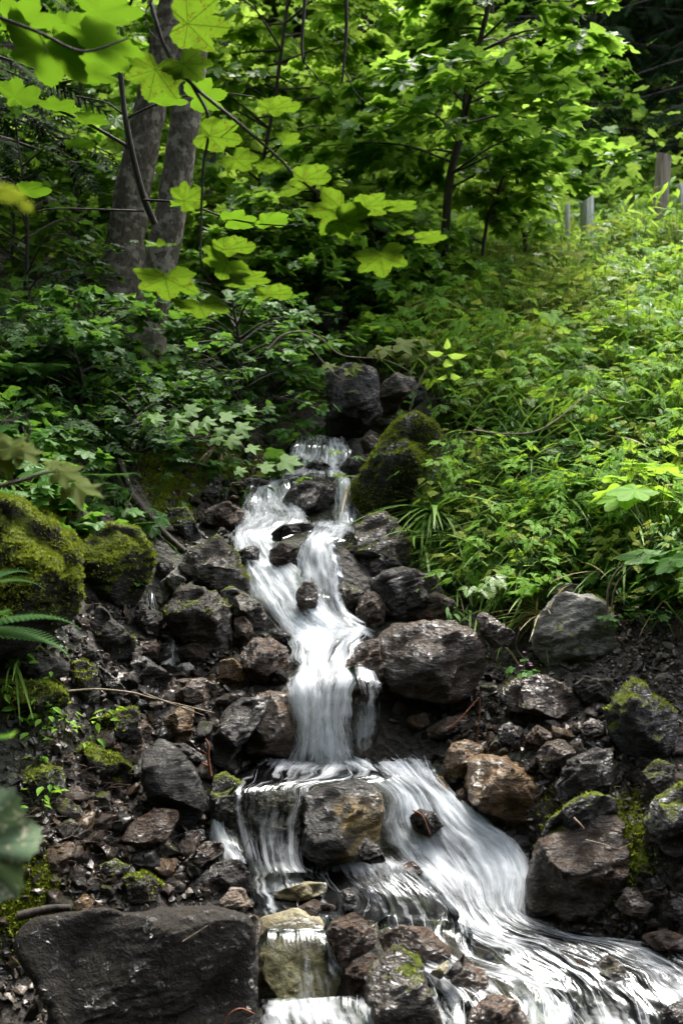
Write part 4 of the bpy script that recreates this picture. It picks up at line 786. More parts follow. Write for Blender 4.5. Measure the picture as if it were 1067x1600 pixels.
T_OVATE = (np.array([[0,0,0],[-.26,.3,.05],[0,.32,-.03],[.26,.3,.05],[-.22,.62,.03],[0,.65,-.06],[.22,.62,.03],[0,1,-.14]]), np.array([[0,2,1],[0,3,2],[1,2,5],[1,5,4],[2,3,6],[2,6,5],[4,5,7],[5,6,7]]))
T_LANCE = (np.array([[0,0,0],[-.11,.35,.02],[.11,.35,.02],[-.08,.7,-.06],[.08,.7,-.06],[0,1,-.18]]), np.array([[0,2,1],[1,2,4],[1,4,3],[3,4,5]]))
def pinnate(n=4, w=.20, cut=True):
    V, Fc = [], []
    def leaflet(x, y, ang, s):
        b = len(V); d = np.array([sin(ang), cos(ang)]); p_ = np.array([d[1], -d[0]])
        pr = [(0,0),(.3,-.30),(.42,-.12),(.65,-.24),(.7,-.08),(1,0),(.7,.08),(.65,.24),(.42,.12),(.3,.30)] if cut else [(0,0),(.35,-.22),(.7,-.15),(1,0),(.7,.15),(.35,.22)]
        for l_, t_ in pr:
            q_ = np.array([x, y]) + (d*l_ + p_*t_)*s; V.append([q_[0], q_[1], -.10*q_[1]**2 - .12*abs(q_[0])])
        m_ = len(pr); 
        for k in range(1, m_-1): Fc.append([b, b+k, b+k+1])
    for i in range(n):
        y = .22 + .6*i/n; s = .42*(1 - .55*i/n)
        leaflet(0, y, radians(68), s); leaflet(0, y, -radians(68), s)
    leaflet(0, .72, 0, .30)
    b = len(V); V += [[-.008,0,0],[.008,0,0],[0,.8,-.07]]; Fc.append([b, b+1, b+2])
    return np.array(V, float), np.array(Fc)
T_PIN = pinnate(); T_PINS = pinnate(3, cut=False)
def ternate():
    V, Fc = T_PIN; Vs, Fs, b = [], [], 0
    for ang, s, y in ((0, .62, .38), (62, .55, .22), (-62, .55, .22)):
        a = radians(ang); R = np.array([[cos(a), sin(a), 0], [-sin(a), cos(a), 0], [0, 0, 1]]); v = (V*s) @ R.T + np.array([0, y, 0]); Vs.append(v); Fs.append(Fc + b); b += len(V)
    v = np.vstack(Vs); v[:, 2] -= .12*(v[:, 0]**2+v[:, 1]**2); return v, np.vstack(Fs)
T_TERN = ternate()
def blade(n=5, bend=.5):
    V, Fc = [], []
    for i in range(n+1):
        t_ = i/n; w_ = .022*(1-t_**2.2) + .001; y = sin(t_*1.5*bend)/(1.5*bend)*1.; z = -(1-cos(t_*2.6*bend))*.55
        V += [[-w_, y, z+w_*.5], [w_, y, z+w_*.5]]
    for i in range(n): a = 2*i; Fc += [[a, a+1, a+3], [a, a+3, a+2]]
    return np.array(V), np.array(Fc)
T_BLADE = blade(5, .55); T_BLADE2 = blade(6, 1.0)
def fernfrond(np_=22):
    V, Fc = [], []
    def rach(t_): return np.array([0, sin(t_*1.25)/1.25, -.28*t_**2.2])
    for i in range(np_):
        t_ = .10 + .88*i/np_; c = rach(t_); L_ = .30*sin(pi*min(1, .18+t_*.82))**.8 * (1.02-t_*.5)
        for sgn in (-1, 1):
            d = np.array([sgn*.92, .38, -.10]); nsub = 6
            for k in range(nsub):                   # small pinnules along each pinna
                s0 = k/nsub; p_ = c + d*L_*s0; wl = L_*.17*(1-s0*.8); 
                for s2 in (-1, 1):
                    b = len(V); q_ = np.array([.38*sgn, -.92*1, 0])*s2*-1
                    V.extend([p_, p_ + d*L_/nsub*.9, p_ + d*L_/nsub*.6 + q_*wl]); Fc.append([b, b+1, b+2])
            b = len(V); V.extend([c, c + d*L_, c + np.array([0, .012, 0])]); Fc.append([b, b+1, b+2])
    b = len(V)
    for i in range(9): c = rach(i/8); V.extend([c + [-.006, 0, 0], c + [.006, 0, 0]])
    for i in range(8): a = b+2*i; Fc += [[a, a+1, a+3], [a, a+3, a+2]]
    return np.array(V, float), np.array(Fc)
T_FERN = fernfrond()
def spray():
    V, Fc = [], []; 
    for i in range(9):
        y = i/9; l_ = .30*(1-y*.7)
        for s in (-1, 1):
            b = len(V); V += [[0, y-.02, 0], [0, y+.05, 0], [s*l_, y+.22*(1-y*.4), -.10*l_]]; Fc.append([b, b+1, b+2])
    b = len(V); V += [[-.02, 0, 0], [.02, 0, 0], [0, 1.05, -.02]]; Fc.append([b, b+1, b+2])
    return np.array(V, float), np.array(Fc)
T_SPRAY = spray()

def leafset(mb, T, pos, az, tilt, roll, sc):
    """leaves pointing to compass angle az, tip lowered by tilt, rolled by roll"""
    d = np.stack([np.cos(az)*np.cos(tilt), np.sin(az)*np.cos(tilt), -np.sin(tilt)], 1)
    side = np.stack([-np.sin(az), np.cos(az), np.zeros_like(az)], 1)
    n = np.cross(d, side); n *= np.sign(n[:, 2:3]+1e-9); n = n*np.cos(roll)[:, None] + side*np.sin(roll)[:, None]
    scatter(mb, T, pos, frames(d, n), sc)

# ------------------------------------------------------------------ broadleaf trees
def tree(name, label, cat, trunk, r0, r1, nb, blen, leaf, lsize, lmat, bark=BARKD, t0=.25, group=None, lv=34, T=T_MAPLE, droop=.15, az=None, flat=.35, seed=0, up=.25, k=8, subs=5):
    rg = np.random.default_rng(seed); root = empty(name, tuple(trunk[0]), label, cat, group)
    tb = MB(); tp = tube(tb, trunk, r0, r1, k, n=30, rough=.12 if r0 > .05 else 0, seed=seed); kid(tb, 'trunk', bark, root)
    bb, lb = MB(), MB(); LP, LA, LT = [], [], []
    for i in range(nb):
        t_ = t0 + (1-t0)*(i+rg.random())/nb; p0 = tp[int(t_*29)]
        a = rg.uniform(0, 2*pi) if az is None else rg.uniform(*az)
        bl = blen*(1.1-.55*t_)*rg.uniform(.65, 1.15); d = np.array([cos(a), sin(a), up])
        q1 = p0 + d*bl*.45 + rg.normal(0, .04, 3)*bl; q2 = p0 + np.array([cos(a), sin(a), up*.6 - droop])*bl + rg.normal(0, .05, 3)*bl
        bp = tube(bb, [p0, q1, q2], r1*.55+.004, .0015, 5, n=14)
        for j in range(subs):
            s_ = .25 + .75*(j+.6)/subs; c = bp[min(13, int(s_*13))]; a2 = a + rg.choice([-1, 1])*rg.uniform(.3, 1.1); l2 = bl*.38*(1.15-s_*.5)
            e = c + np.array([cos(a2), sin(a2), rg.uniform(-.25, .15)])*l2
            tw = tube(bb, [c, (c+e)/2 + rg.normal(0, .02, 3), e], .0035, .001, 3, n=6)
            m_ = max(2, int(lv/subs)); u_ = rg.uniform(.15, 1, m_)
            pp = np.stack([np.interp(u_, np.linspace(0, 1, 6), tw[:, q_]) for q_ in range(3)], 1)
            LP.append(pp + rg.normal(0, .02, (m_, 3))); LA.append(a2 + rg.choice([-1, 1], m_)*rg.uniform(.2, 1.3, m_)); LT.append(rg.normal(.3, flat, m_))
    kid(bb, 'branches', bark, root)
    LP = np.concatenate(LP); LA = np.concatenate(LA); LT = np.concatenate(LT); n = len(LP)
    leafset(lb, T, LP, LA, LT, rg.normal(0, flat, n), lsize*rg.uniform(.55, 1.15, n))
    kid(lb, leaf, lmat, root, smooth=False)
    return root
def spruce(label, x, y, h, rad, seed, n_w=26, z0=None, lo=.05, group='dark spruces on the hillside', shown=1.):
    rg = np.random.default_rng(seed); z = float(hz(x, y)) - .1 if z0 is None else z0; b0 = np.array([x, y, z])
    root = empty('spruce_tree', tuple(b0), label, 'tree', group)
    tb = MB(); tube(tb, [b0, b0 + [rg.normal(0, .1), 0, h*.5], b0 + [0, 0, h]], h*.016+.04, .01, 8, n=16, rough=.1); kid(tb, 'trunk', BARK if seed % 2 else BARKD, root)
    bb, nb = MB(), MB(); P_, D_, S_ = [], [], []
    for i in range(n_w):
        t_ = lo + (1-lo)*i/n_w; zz = h*t_
        for j in range(7):
            a = rg.uniform(0, 2*pi); bl = rad*(1-t_)**.8*rg.uniform(.7, 1.1) + .1
            d = np.array([cos(a), sin(a), 0]); p0 = b0 + [0, 0, zz]
            q = [p0, p0 + d*bl*.5 + [0, 0, -.10*bl], p0 + d*bl + [0, 0, -.28*bl]]
            bp = tube(bb, q, .012+.006*bl, .003, 3, n=7)
            ns_ = int(15*bl/rad*shown)+6; u_ = rg.uniform(.12, 1, ns_); pp = np.stack([np.interp(u_, np.linspace(0, 1, 7), bp[:, k]) for k in range(3)], 1)
            sa = a + rg.choice([-1, 1], ns_)*rg.uniform(.2, 1.2, ns_)
            P_.append(pp); D_.append(np.stack([np.cos(sa), np.sin(sa), -rg.uniform(.3, 1.3, ns_)], 1)); S_.append(rg.uniform(.2, .45, ns_)*(.6+.5*(1-t_)))
    kid(bb, 'branches', BARKD, root); P_ = np.concatenate(P_); D_ = np.concatenate(D_); S_ = np.concatenate(S_)
    scatter(nb, T_SPRAY, P_, frames(D_, np.array([0, 0, 1.]) + rg.normal(0, .3, (len(P_), 3))), S_); kid(nb, 'needles', L_NEEDLE, root, smooth=False)
    return root
def PB(px, py, Y): return P(px, py, Y)

# the two big grey trunks on the left bank; their crowns spread overhead
def bigtree(label, pts, rad, seed, crown_c, crown_r, nleaf):
    rg = np.random.default_rng(seed); root = empty('big_tree', tuple(pts[0]), label, 'tree')
    tb = MB(); tube(tb, pts, rad, None, 20, n=90, rough=.07, seed=seed); kid(tb, 'trunk', BARK, root)
    bb = MB(); top = pts[-1]
    for i in range(14):
        e = np.array(crown_c) + rg.normal(0, .5, 3)*np.array(crown_r); s_ = pts[-2] + (top-pts[-2])*rg.random()
        tube(bb, [s_, (s_+e)/2 + [0, 0, .3], e], .05, .008, 6, n=10)
    kid(bb, 'limbs', BARK, root)
    lb = MB(); u_ = rg.normal(size=(nleaf, 3)); u_ /= np.linalg.norm(u_, axis=1)[:, None]; rr = rg.uniform(.3, 1, nleaf)**.5
    c = np.array(crown_c) + u_*rr[:, None]*crown_r; c += fbm(c*.8, 2, seed)[:, None]*.5
    c = c[(c[:, 2] > 1.6 + c[:, 1]*.48) | (c[:, 1] < .5)]; c = c[c[:, 2] > 3.4]
    leafset(lb, T_PALM, c, rg.uniform(0, 6.28, len(c)), rg.normal(.3, .4, len(c)), rg.normal(0, .4, len(c)), .15*rg.uniform(.7, 1.2, len(c)))
    kid(lb, 'crown', L_MAPLE, root, smooth=False); return root
bigtree('rear of the two thick grey lichened trunks on the left bank', [PB(180,520,6.6), PB(190,440,6.6), PB(203,330,6.6), PB(228,200,6.6), PB(255,90,6.6), PB(275,-20,6.6), PB(290,-260,6.6)], [.20,.135,.118,.108,.10,.095,.08], 5, (-3.6, 6.5, 6.8), (2.4, 2.4, 1.7), 2800)
bigtree('front grey lichened trunk leaning right on the left bank', [PB(215,610,5.7), PB(228,550,5.75), PB(243,450,5.8), PB(268,330,5.8), PB(288,200,5.8), PB(302,80,5.8), PB(312,-20,5.8), PB(330,-300,5.8)], [.18,.112,.098,.088,.085,.082,.078,.06], 6, (-2.4, 4.6, 6.0), (2.0, 2.2, 1.4), 2000)

# maples of the middle distance
def TR(label, base, pts, r, nb, bl, ls, mat, seed, **kw):
    name = kw.pop('name', 'young_maple'); pp = [PB(*base)] + [PB(*q) for q in pts]; pp[0][2] = pp[0][2] if kw.get('hang') else min(pp[0][2], float(hz(pp[0][0], pp[0][1]))); kw.pop('hang', 0); kw.setdefault('name_', name); name = kw.pop('name_')
    return tree(name, label, 'tree', pp, r, kw.pop('r1', .012), nb, bl, 'leaves', ls, mat, seed=seed, **kw)
G_Y = 'young maples beyond the stream'
TR('slender maple with a curved dark stem and wide leaf layers, centre right', (690,400,7.4), [(700,300,7.4),(722,200,7.3),(738,110,7.3),(765,0,7.2),(790,-130,7.2)], .035, 40, 1.35, .115, L_MAPLE, 1, t0=.22, lv=46, group=G_Y, az=None)
TR('thin stemmed maple with bright tip leaves left of the light fence post', (825,420,8.6), [(815,330,8.5),(800,240,8.4),(790,180,8.4)], .02, 18, .62, .11, L_MAPLE2, 2, t0=.1, lv=30, group=G_Y)
TR('low bright maple sapling in front of the slender curved maple', (745,440,7.6), [(760,350,7.6),(778,300,7.5),(790,255,7.5)], .014, 13, .5, .10, L_MAPLE2, 3, t0=.2, lv=26, group=G_Y)
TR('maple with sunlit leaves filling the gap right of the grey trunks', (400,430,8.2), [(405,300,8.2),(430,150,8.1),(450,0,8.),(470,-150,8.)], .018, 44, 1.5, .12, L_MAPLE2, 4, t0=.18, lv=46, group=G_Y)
TR('maple behind the hanging black twigs at the upper centre', (590,420,9.6), [(585,300,9.6),(575,150,9.5),(560,0,9.4),(550,-100,9.4)], .02, 44, 1.7, .12, L_MAPLE2, 5, t0=.15, lv=44, group=G_Y)
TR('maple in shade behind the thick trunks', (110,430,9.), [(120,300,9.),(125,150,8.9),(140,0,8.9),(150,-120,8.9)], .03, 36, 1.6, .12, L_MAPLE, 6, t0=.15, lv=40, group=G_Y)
TR('bushy green maple low in the centre behind the hollow', (520,470,8.3), [(515,410,8.3),(500,350,8.3),(490,290,8.3)], .025, 30, 1.05, .09, L_MAPLE, 7, t0=.05, lv=44, group=G_Y)
TR('bushy sapling beside the front grey trunk', (395,500,7.), [(400,440,7.),(410,380,7.),(420,330,7.)], .02, 26, .85, .08, L_MAPLE, 8, t0=.1, lv=40, group=G_Y)
TR('leafy sapling whose layers hang over the hollow', (590,500,7.5), [(600,450,7.5),(615,390,7.5),(620,340,7.5)], .02, 24, .75, .085, L_MAPLE, 9, t0=.1, lv=38, group=G_Y)
TR('tall pale green maple far back at the upper centre', (640,400,12.5), [(640,250,12.5),(645,100,12.5),(655,-50,12.5),(660,-160,12.5)], .07, 46, 2.4, .14, L_MAPLE2, 10, t0=.15, lv=46, group=G_Y)
TR('tall maple far back behind the gap of the trunks', (330,400,12.), [(330,250,12.),(325,100,12.),(320,-50,12.),(320,-200,12.)], .07, 46, 2.3, .14, L_MAPLE2, 11, t0=.15, lv=46, group=G_Y)
TR('maple far back at the left edge', (30,400,12.), [(30,250,12.),(35,100,12.),(30,-50,12.),(20,-200,12.)], .07, 40, 2.3, .14, L_MAPLE, 12, t0=.15, lv=42, group=G_Y)
TR('small maple far back between the curved maple and the spruces', (850,380,12.), [(850,280,12.),(840,180,12.),(835,90,12.)], .05, 30, 1.4, .13, L_MAPLE, 13, t0=.15, lv=40, group=G_Y)
TR('overhanging maple bough reaching in from the top edge, centre right', (820,-60,6.4), [(760,-40,6.3),(690,-25,6.2),(600,-10,6.1)], .02, 16, .55, .11, L_MAPLE, 14, t0=.1, lv=22, name='maple_bough', hang=1, az=(3.3, 6.1))
# leafy shrubs of the left bank and round the hollow
G_S = 'leafy shrubs of the left bank'
def SH_(label, px, py, Y, h, w, n, ls, mat, seed, T=T_PALM, az=None, lv=26, group=G_S, name='shrub', up=.45, droop=.15):
    p0 = PB(px, py, Y); p0[2] = float(hz(p0[0], p0[1])) - .02
    return tree(name, label, 'shrub', [p0, p0+[.03,0,h*.5], p0+[-.02,0,h]], .014, .006, n, w, 'leaves', ls, mat, seed=seed, T=T, t0=.05, lv=lv, group=group, az=az, up=up, droop=droop)
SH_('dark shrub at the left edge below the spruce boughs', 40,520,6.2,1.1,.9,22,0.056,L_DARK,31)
SH_('shrub with cool green leaves in front of the rear trunk', 150,570,5.4,.4,.6,16,0.052,L_COOL,32)
SH_('shrub at the foot of the front grey trunk', 275,610,5.2,.35,.55,16,0.048,L_COOL,33)
SH_('shrub between the front trunk and the hollow', 370,600,5.7,.7,.75,26,0.050,L_COOL,34)
SH_('shrub spreading its leaves over the left of the hollow', 425,590,6.2,.6,.6,22,0.056,L_COOL,35)
SH_('shrub behind the moss capped stump', 470,500,7.4,.9,.9,26,.075,L_MAPLE,36)
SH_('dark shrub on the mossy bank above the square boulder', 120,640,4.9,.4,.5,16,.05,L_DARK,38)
SH_('bright shrub low behind the rear trunk', 120,470,7.6,1.,1.,26,.085,L_MAPLE,39)
SH_('leafy shrub at the left edge under the maple', 20,470,8.0,1.,1.1,26,.085,L_MAPLE,40)
SH_('shrub on the right side of the hollow', 640,545,6.6,.35,.4,16,.06,L_HERB,41)
SH_('shrub right of the moss capped stump', 590,520,7.2,.6,.7,24,.07,L_MAPLE,42)
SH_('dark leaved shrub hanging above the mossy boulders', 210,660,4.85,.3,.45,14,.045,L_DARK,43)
# spruces
spruce('dark spruce whose low boughs reach in at the left edge', -3.0,6.6,7.,1.6,51,n_w=24,lo=.12)
for i, (x, y, h, r, lb) in enumerate([(5.0,13.5,12,2.4,'tall dark spruce in the upper right corner'),(3.3,15.5,13,2.6,'dark spruce left of the corner spruce, behind the maple tips'),(6.6,16.5,14,2.6,'dark spruce at the right edge far up the hillside'),(4.6,19.,15,2.8,'spruce with a visible pale trunk at the top right'),(-5.5,17.,14,2.6,'spruce far back behind the two grey trunks'),(7.8,12.,9,2.2,'broad spruce beyond the fence at the right edge')]):
    spruce(lb, x, y, h, r, 60+i, n_w=30, shown=1.3)
# far wood: what closes the hillside
mb = MB(); n = 42000
x = RNG.uniform(-22, 22, n); y = RNG.uniform(19, 42, n); z = hz(x, y) + np.abs(RNG.normal(0, 1, n))*1.6 + .5*fbm(np.stack([x*.5, y*.5, y*0], 1), 3, 77)*2
leafset(mb, T_PALM, np.stack([x, y, z], 1), RNG.uniform(0, 6.28, n), RNG.normal(.5, .4, n), RNG.normal(0, .4, n), RNG.uniform(.3, .6, n))
n = 26000; x = RNG.uniform(-24, 24, n); y = RNG.uniform(17, 30, n); z = hz(x, y) + RNG.uniform(1, 13, n) + fbm(np.stack([x*.4, y*.4, y*0], 1), 3, 79)*2.5
ok = (z > 1.6 + .40*y)  # unseen upper leaves, added to darken what the water mirrors
leafset(mb, T_PALM, np.stack([x, y, z], 1)[ok], RNG.uniform(0, 6.28, n)[ok], RNG.normal(.5, .4, n)[ok], RNG.normal(0, .4, n)[ok], RNG.uniform(.4, .8, n)[ok])
tag(mb.build('far_wood', L_FAR, smooth=False), 'dense wood closing the hillside far behind', 'wood', kind='stuff')
mb = MB(); n = 26000                               # unseen wood behind the viewer and overhead, added to dim the sky
th = RNG.uniform(radians(190), radians(345), n); r = RNG.uniform(8.5, 13, n); zz = RNG.uniform(-1, 10.5, n) + fbm(np.stack([th*4, r*.3, th*0], 1), 2, 80)*1.5
leafset(mb, T_PALM, np.stack([r*np.cos(th), 1.5+r*np.sin(th), zz], 1), RNG.uniform(0, 6.28, n), RNG.normal(.5, .4, n), RNG.normal(0, .4, n), RNG.uniform(.35, .7, n))
n2_ = 7000; x = RNG.uniform(-8, 3.5, n2_); y = RNG.uniform(-8, 1.6, n2_); zz = RNG.uniform(6.2, 9.5, n2_); ok = fbm(np.stack([x*.55, y*.55, y*0], 1), 3, 90) > -.22
leafset(mb, T_PALM, np.stack([x, y, zz], 1)[ok], RNG.uniform(0, 6.28, n2_)[ok], RNG.normal(.3, .4, n2_)[ok], RNG.normal(0, .4, n2_)[ok], RNG.uniform(.22, .45, n2_)[ok])
tag(mb.build('unseen_wood', L_DARK, smooth=False), 'unseen wood round the lower end of the gully, added to dim the sky', 'wood', kind='stuff')
# understorey of the middle distance
mb = MB(); n = 30000
x = RNG.uniform(-9, 8, n); y = RNG.uniform(8.2, 19, n); hh = np.abs(RNG.normal(0, 1, n))*.45*(1+fbm(np.stack([x*1.2, y*1.2, y*0], 1), 3, 78)); ok = ~((x > 1.5) & (y < 10)); 
z = hz(x, y) + np.abs(hh)
leafset(mb, T_PALM, np.stack([x, y, z], 1)[ok], RNG.uniform(0, 6.28, n)[ok], RNG.normal(.35, .35, n)[ok], RNG.normal(0, .35, n)[ok], RNG.uniform(.06, .14, n)[ok])
tag(mb.build('understorey', L_MAPLE2, smooth=False), 'mass of low leaves carpeting the wood floor', 'undergrowth', kind='stuff')

# ------------------------------------------------------------------ herbs of the banks
def region_pts(poly, n, jit=.06):
    xs = [p_[0] for p_ in poly]; ys = [p_[1] for p_ in poly]; out_ = []
    seeds = min(n, 420)
    while len(out_) < seeds:
        x_, y_ = random.uniform(min(xs), max(xs)), random.uniform(min(ys), max(ys))
        if inpoly((x_, y_), poly): out_.append(hitp(x_, y_))
    a = np.array(out_); b = a[RNG.integers(0, len(a), n)] + np.column_stack([RNG.normal(0, jit, (n, 2))*a[RNG.integers(0, len(a), n)][:, 1:2]*.25*3, np.zeros(n)])
    b[:, 2] = hz(b[:, 0], b[:, 1]); return b
CLEAR = [r[3] for r in ROCKS if any(k in r[1] for k in ('pale cracked', 'big pale grey', 'triangular boulder with', 'wide dark boulder with', 'overhanging dark', 'smooth dry grey', 'upright dark wedge', 'shadowed rock wall', 'moss capped', 'overhung shelf'))]
def proj(p_):
    y = p_[:, 1]*cos(PITCH) + (p_[:, 2]-CZ)*sin(PITCH); z = -p_[:, 1]*sin(PITCH) + (p_[:, 2]-CZ)*cos(PITCH)
    return np.stack([533.5 + F*p_[:, 0]/y, 800 - F*z/y], 1)
def off_rocks(p_, up=.05):
    s_ = proj(p_ + [0, 0, up]); ok = np.array([not any(inpoly(q_, c_) for c_ in CLEAR) for q_ in s_]); return p_[ok]
class Herbs:
    def __init__(s): s.lf = {}; s.st = MB()
    def m(s, k): return s.lf.setdefault(k, MB())
def plants(H, pts, T, key, h, nl, size, spread=.5, stems=True, tilt=.35):
    n = len(pts); nl_ = nl; hh = RNG.uniform(h[0], h[1], n); p_ = np.repeat(pts, nl_, 0); hr = np.repeat(hh, nl_)
    az = RNG.uniform(0, 2*pi, n*nl_); f = RNG.uniform(.35, 1, n*nl_); rad = hr*spread*RNG.uniform(.2, 1, n*nl_)
    q_ = p_ + np.stack([np.cos(az)*rad, np.sin(az)*rad, hr*f], 1)
    leafset(H.m(key), T, q_, az + RNG.normal(0, .4, n*nl_), RNG.normal(tilt, .3, n*nl_), RNG.normal(0, .25, n*nl_), RNG.uniform(size[0], size[1], n*nl_))
    if stems:
        d = q_ - p_; L_ = np.linalg.norm(d, axis=1); T_ = (np.array([[-.5, 0, 0], [.5, 0, 0], [.4, 1, 0], [-.4, 1, 0]]), np.array([[0, 1, 2], [0, 2, 3]]))
        M = frames(d, np.array([0, -1., .3]) + RNG.normal(0, .2, (len(d), 3))); M = M.copy(); M[:, :, 0] *= .0022; M[:, :, 1] *= L_[:, None]
        W_ = np.einsum('nij,kj->nki', M, T_[0]) + p_[:, None]; H.st.add(W_.reshape(-1, 3), (T_[1][None] + (np.arange(len(d))*4)[:, None, None]).reshape(-1, 3))
KEYM = {'herb': L_HERB, 'yel': L_HERBY, 'cool': L_COOL, 'dark': L_DARK, 'grass': L_GRASS, 'dry': L_DRY, 'maple': L_MAPLE2, 'stem': STEM}
def finish(H, names):
    for k, mb in H.lf.items(): 
        nm, lb = names.get(k, ('ground_cover', None)); tag(mb.build(nm, KEYM[k], smooth=False), lb, 'ground cover', kind='stuff')
    tag(H.st.build('plant_stems', STEM, smooth=False), 'thin stems of the bank plants', 'ground cover', kind='stuff')
R1 = [(560,500),(700,400),(900,380),(1100,370),(1100,620),(900,640),(740,620),(640,560)]          # sunny upper slope
R2 = [(700,600),(900,620),(1100,600),(1100,900),(900,900),(800,900),(680,860),(720,720)]          # steep lower slope
R3 = [(700,860),(880,880),(1100,860),(1100,1000),(960,960),(900,1000),(800,960),(700,930)]        # hanging fringe
R4 = [(0,470),(180,500),(420,560),(440,640),(330,680),(200,690),(0,660)]                          # left bank
R5 = [(0,640),(120,690),(120,790),(0,800)]
H = Herbs()
p1 = region_pts(R1, 3400); p2 = region_pts(R2, 2100); p3 = region_pts(R3, 190); p4 = region_pts(R4, 650); p5 = region_pts(R5, 90)
p1, p2, p3, p4 = [off_rocks(q_) for q_ in (p1, p2, p3, p4)]
def patch(q_, s, k, lo=0.): return q_[fbm(q_*s + k*13.7, 3, 200+k) > lo]      # each kind grows in patches of its own
p3 = p3[proj(p3)[:, 1] < 955]; p2 = patch(p2, 2.6, 9, -.28)                       # bare dark earth shows between
A1, A2, A3, A4 = np.array_split(RNG.permutation(p1), 4)
plants(H, patch(A1, 1.5, 1, -.25), T_TERN, 'herb', (.10, .52), 7, (.07, .15)); plants(H, patch(A2, 1.8, 2, -.1), T_PIN, 'yel', (.12, .46), 7, (.05, .10), spread=.4)
plants(H, patch(A3, 1.6, 3, -.2), T_PALM, 'herb', (.06, .26), 9, (.022, .05)); plants(H, patch(A4, 1.3, 4, -.05), T_LANCE, 'maple', (.16, .42), 16, (.04, .08), spread=.2); plants(H, patch(A4, 2.1, 5, 0.), T_TERN, 'maple', (.2, .5), 6, (.08, .14))
B1, B2, B3, B4 = np.array_split(RNG.permutation(p2), 4)
plants(H, patch(B1, 2.2, 1, -.1), T_TERN, 'herb', (.08, .42), 8, (.05, .11)); plants(H, patch(B2, 2.4, 3, -.15), T_PALM, 'cool', (.04, .17), 8, (.02, .045)); plants(H, patch(B3, 2.6, 5, -.25), T_OVATE, 'cool', (.02, .12), 12, (.012, .028)); plants(H, patch(B4, 2., 6, -.1), T_PIN, 'yel', (.08, .26), 7, (.04, .085)); plants(H, patch(B4, 3., 7, .05), T_LANCE, 'cool', (.1, .25), 12, (.04, .07), spread=.25)
plants(H, p3[:60], T_PALM, 'cool', (.05, .16), 7, (.04, .07)); plants(H, p3[60:], T_OVATE, 'herb', (.03, .12), 9, (.018, .04))
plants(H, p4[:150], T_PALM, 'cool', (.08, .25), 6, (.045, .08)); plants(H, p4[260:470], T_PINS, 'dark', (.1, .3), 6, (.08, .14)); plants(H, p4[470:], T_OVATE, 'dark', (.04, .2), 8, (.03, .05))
plants(H, p5, T_PALM, 'cool', (.06, .2), 7, (.035, .07))
p6 = region_pts([(0,1090),(110,1100),(130,1200),(0,1200)], 26, .03); plants(H, p6, T_OVATE, 'herb', (.04, .12), 8, (.025, .045))
def grass(H, key, pts, n, h, T=T_BLADE, lean=.5, spread=.05):
    q_ = pts[RNG.integers(0, len(pts), n)] + np.column_stack([RNG.normal(0, spread, (n, 2)), np.zeros(n)]); q_[:, 2] = hz(q_[:, 0], q_[:, 1])
    az = RNG.uniform(0, 2*pi, n); e = RNG.uniform(.25, 1.1, n)*lean
    d = np.stack([np.cos(az)*np.sin(e), np.sin(az)*np.sin(e), np.cos(e)], 1); out = np.stack([np.cos(az), np.sin(az), np.zeros(n)], 1)
    nn_ = -(out*np.cos(e)[:, None] - np.array([0, 0, 1])*np.sin(e)[:, None]); nn_ = nn_ + RNG.normal(0, .3, (n, 3))
    scatter(H.m(key), T, q_, frames(d, nn_), RNG.uniform(h[0], h[1], n))
grass(H, 'grass', patch(p1, 1.4, 8, .12), 1700, (.15, .45)); grass(H, 'dry', p1, 260, (.15, .45)); grass(H, 'grass', patch(p2, 2.5, 8, .1), 1500, (.10, .32), T_BLADE2, 1.1); grass(H, 'dry', p2, 380, (.12, .35), T_BLADE2, 1.2)
grass(H, 'grass', p3, 420, (.08, .25), T_BLADE2, 1.1); grass(H, 'grass', p5, 60, (.1, .25))
finish(H, {'herb': ('herbs', 'green herbs with divided leaves covering the banks'), 'yel': ('yellowing_herbs', 'yellowish feathery herbs on the sunny upper slope'), 'cool': ('low_herbs', 'cool green lobed and oval leaves low on the banks'), 'dark': ('shade_herbs', 'dark herbs in the shade of the left bank'), 'grass': ('grass', 'long bending grass of the banks'), 'dry': ('dry_grass', 'dry straw coloured grass among the herbs'), 'maple': ('tall_herbs', 'tall narrow leaved herbs along the upper slope')})

# moss carpet on the left bank
mb = MB(); ptsm = []
for poly, n in [([(210,700),(340,680),(400,700),(410,770),(330,740),(300,800),(240,800)], 260), ([(0,760),(110,780),(130,860),(0,900)], 120), ([(190,640),(330,640),(330,700),(190,700)], 120), ([(0,1395),(80,1380),(90,1430),(0,1440)], 60), ([(850,1240),(1000,1250),(1010,1380),(880,1330)], 60), ([(820,900),(900,890),(900,940),(820,950)], 40), ([(480,640),(560,560),(460,560)], 60)]:
    c_ = []
    xs = [p_[0] for p_ in poly]; ys = [p_[1] for p_ in poly]
    while len(c_) < n:
        x_, y_ = random.uniform(min(xs), max(xs)), random.uniform(min(ys), max(ys))
        if inpoly((x_, y_), poly): c_.append(hitp(x_, y_))
    c_ = np.array(c_); m_ = n*65; q_ = c_[RNG.integers(0, n, m_)] + np.column_stack([RNG.normal(0, .03, (m_, 2)), np.zeros(m_)]); q_[:, 2] = hz(q_[:, 0], q_[:, 1]); ptsm.append(q_)
ptsm = np.concatenate(ptsm); e = .01; nx_ = -(hz(ptsm[:, 0]+e, ptsm[:, 1])-hz(ptsm[:, 0]-e, ptsm[:, 1]))/(2*e); ny_ = -(hz(ptsm[:, 0], ptsm[:, 1]+e)-hz(ptsm[:, 0], ptsm[:, 1]-e))/(2*e)
nr = np.stack([nx_, ny_, np.ones(len(nx_))], 1); nr /= np.linalg.norm(nr, axis=1)[:, None]
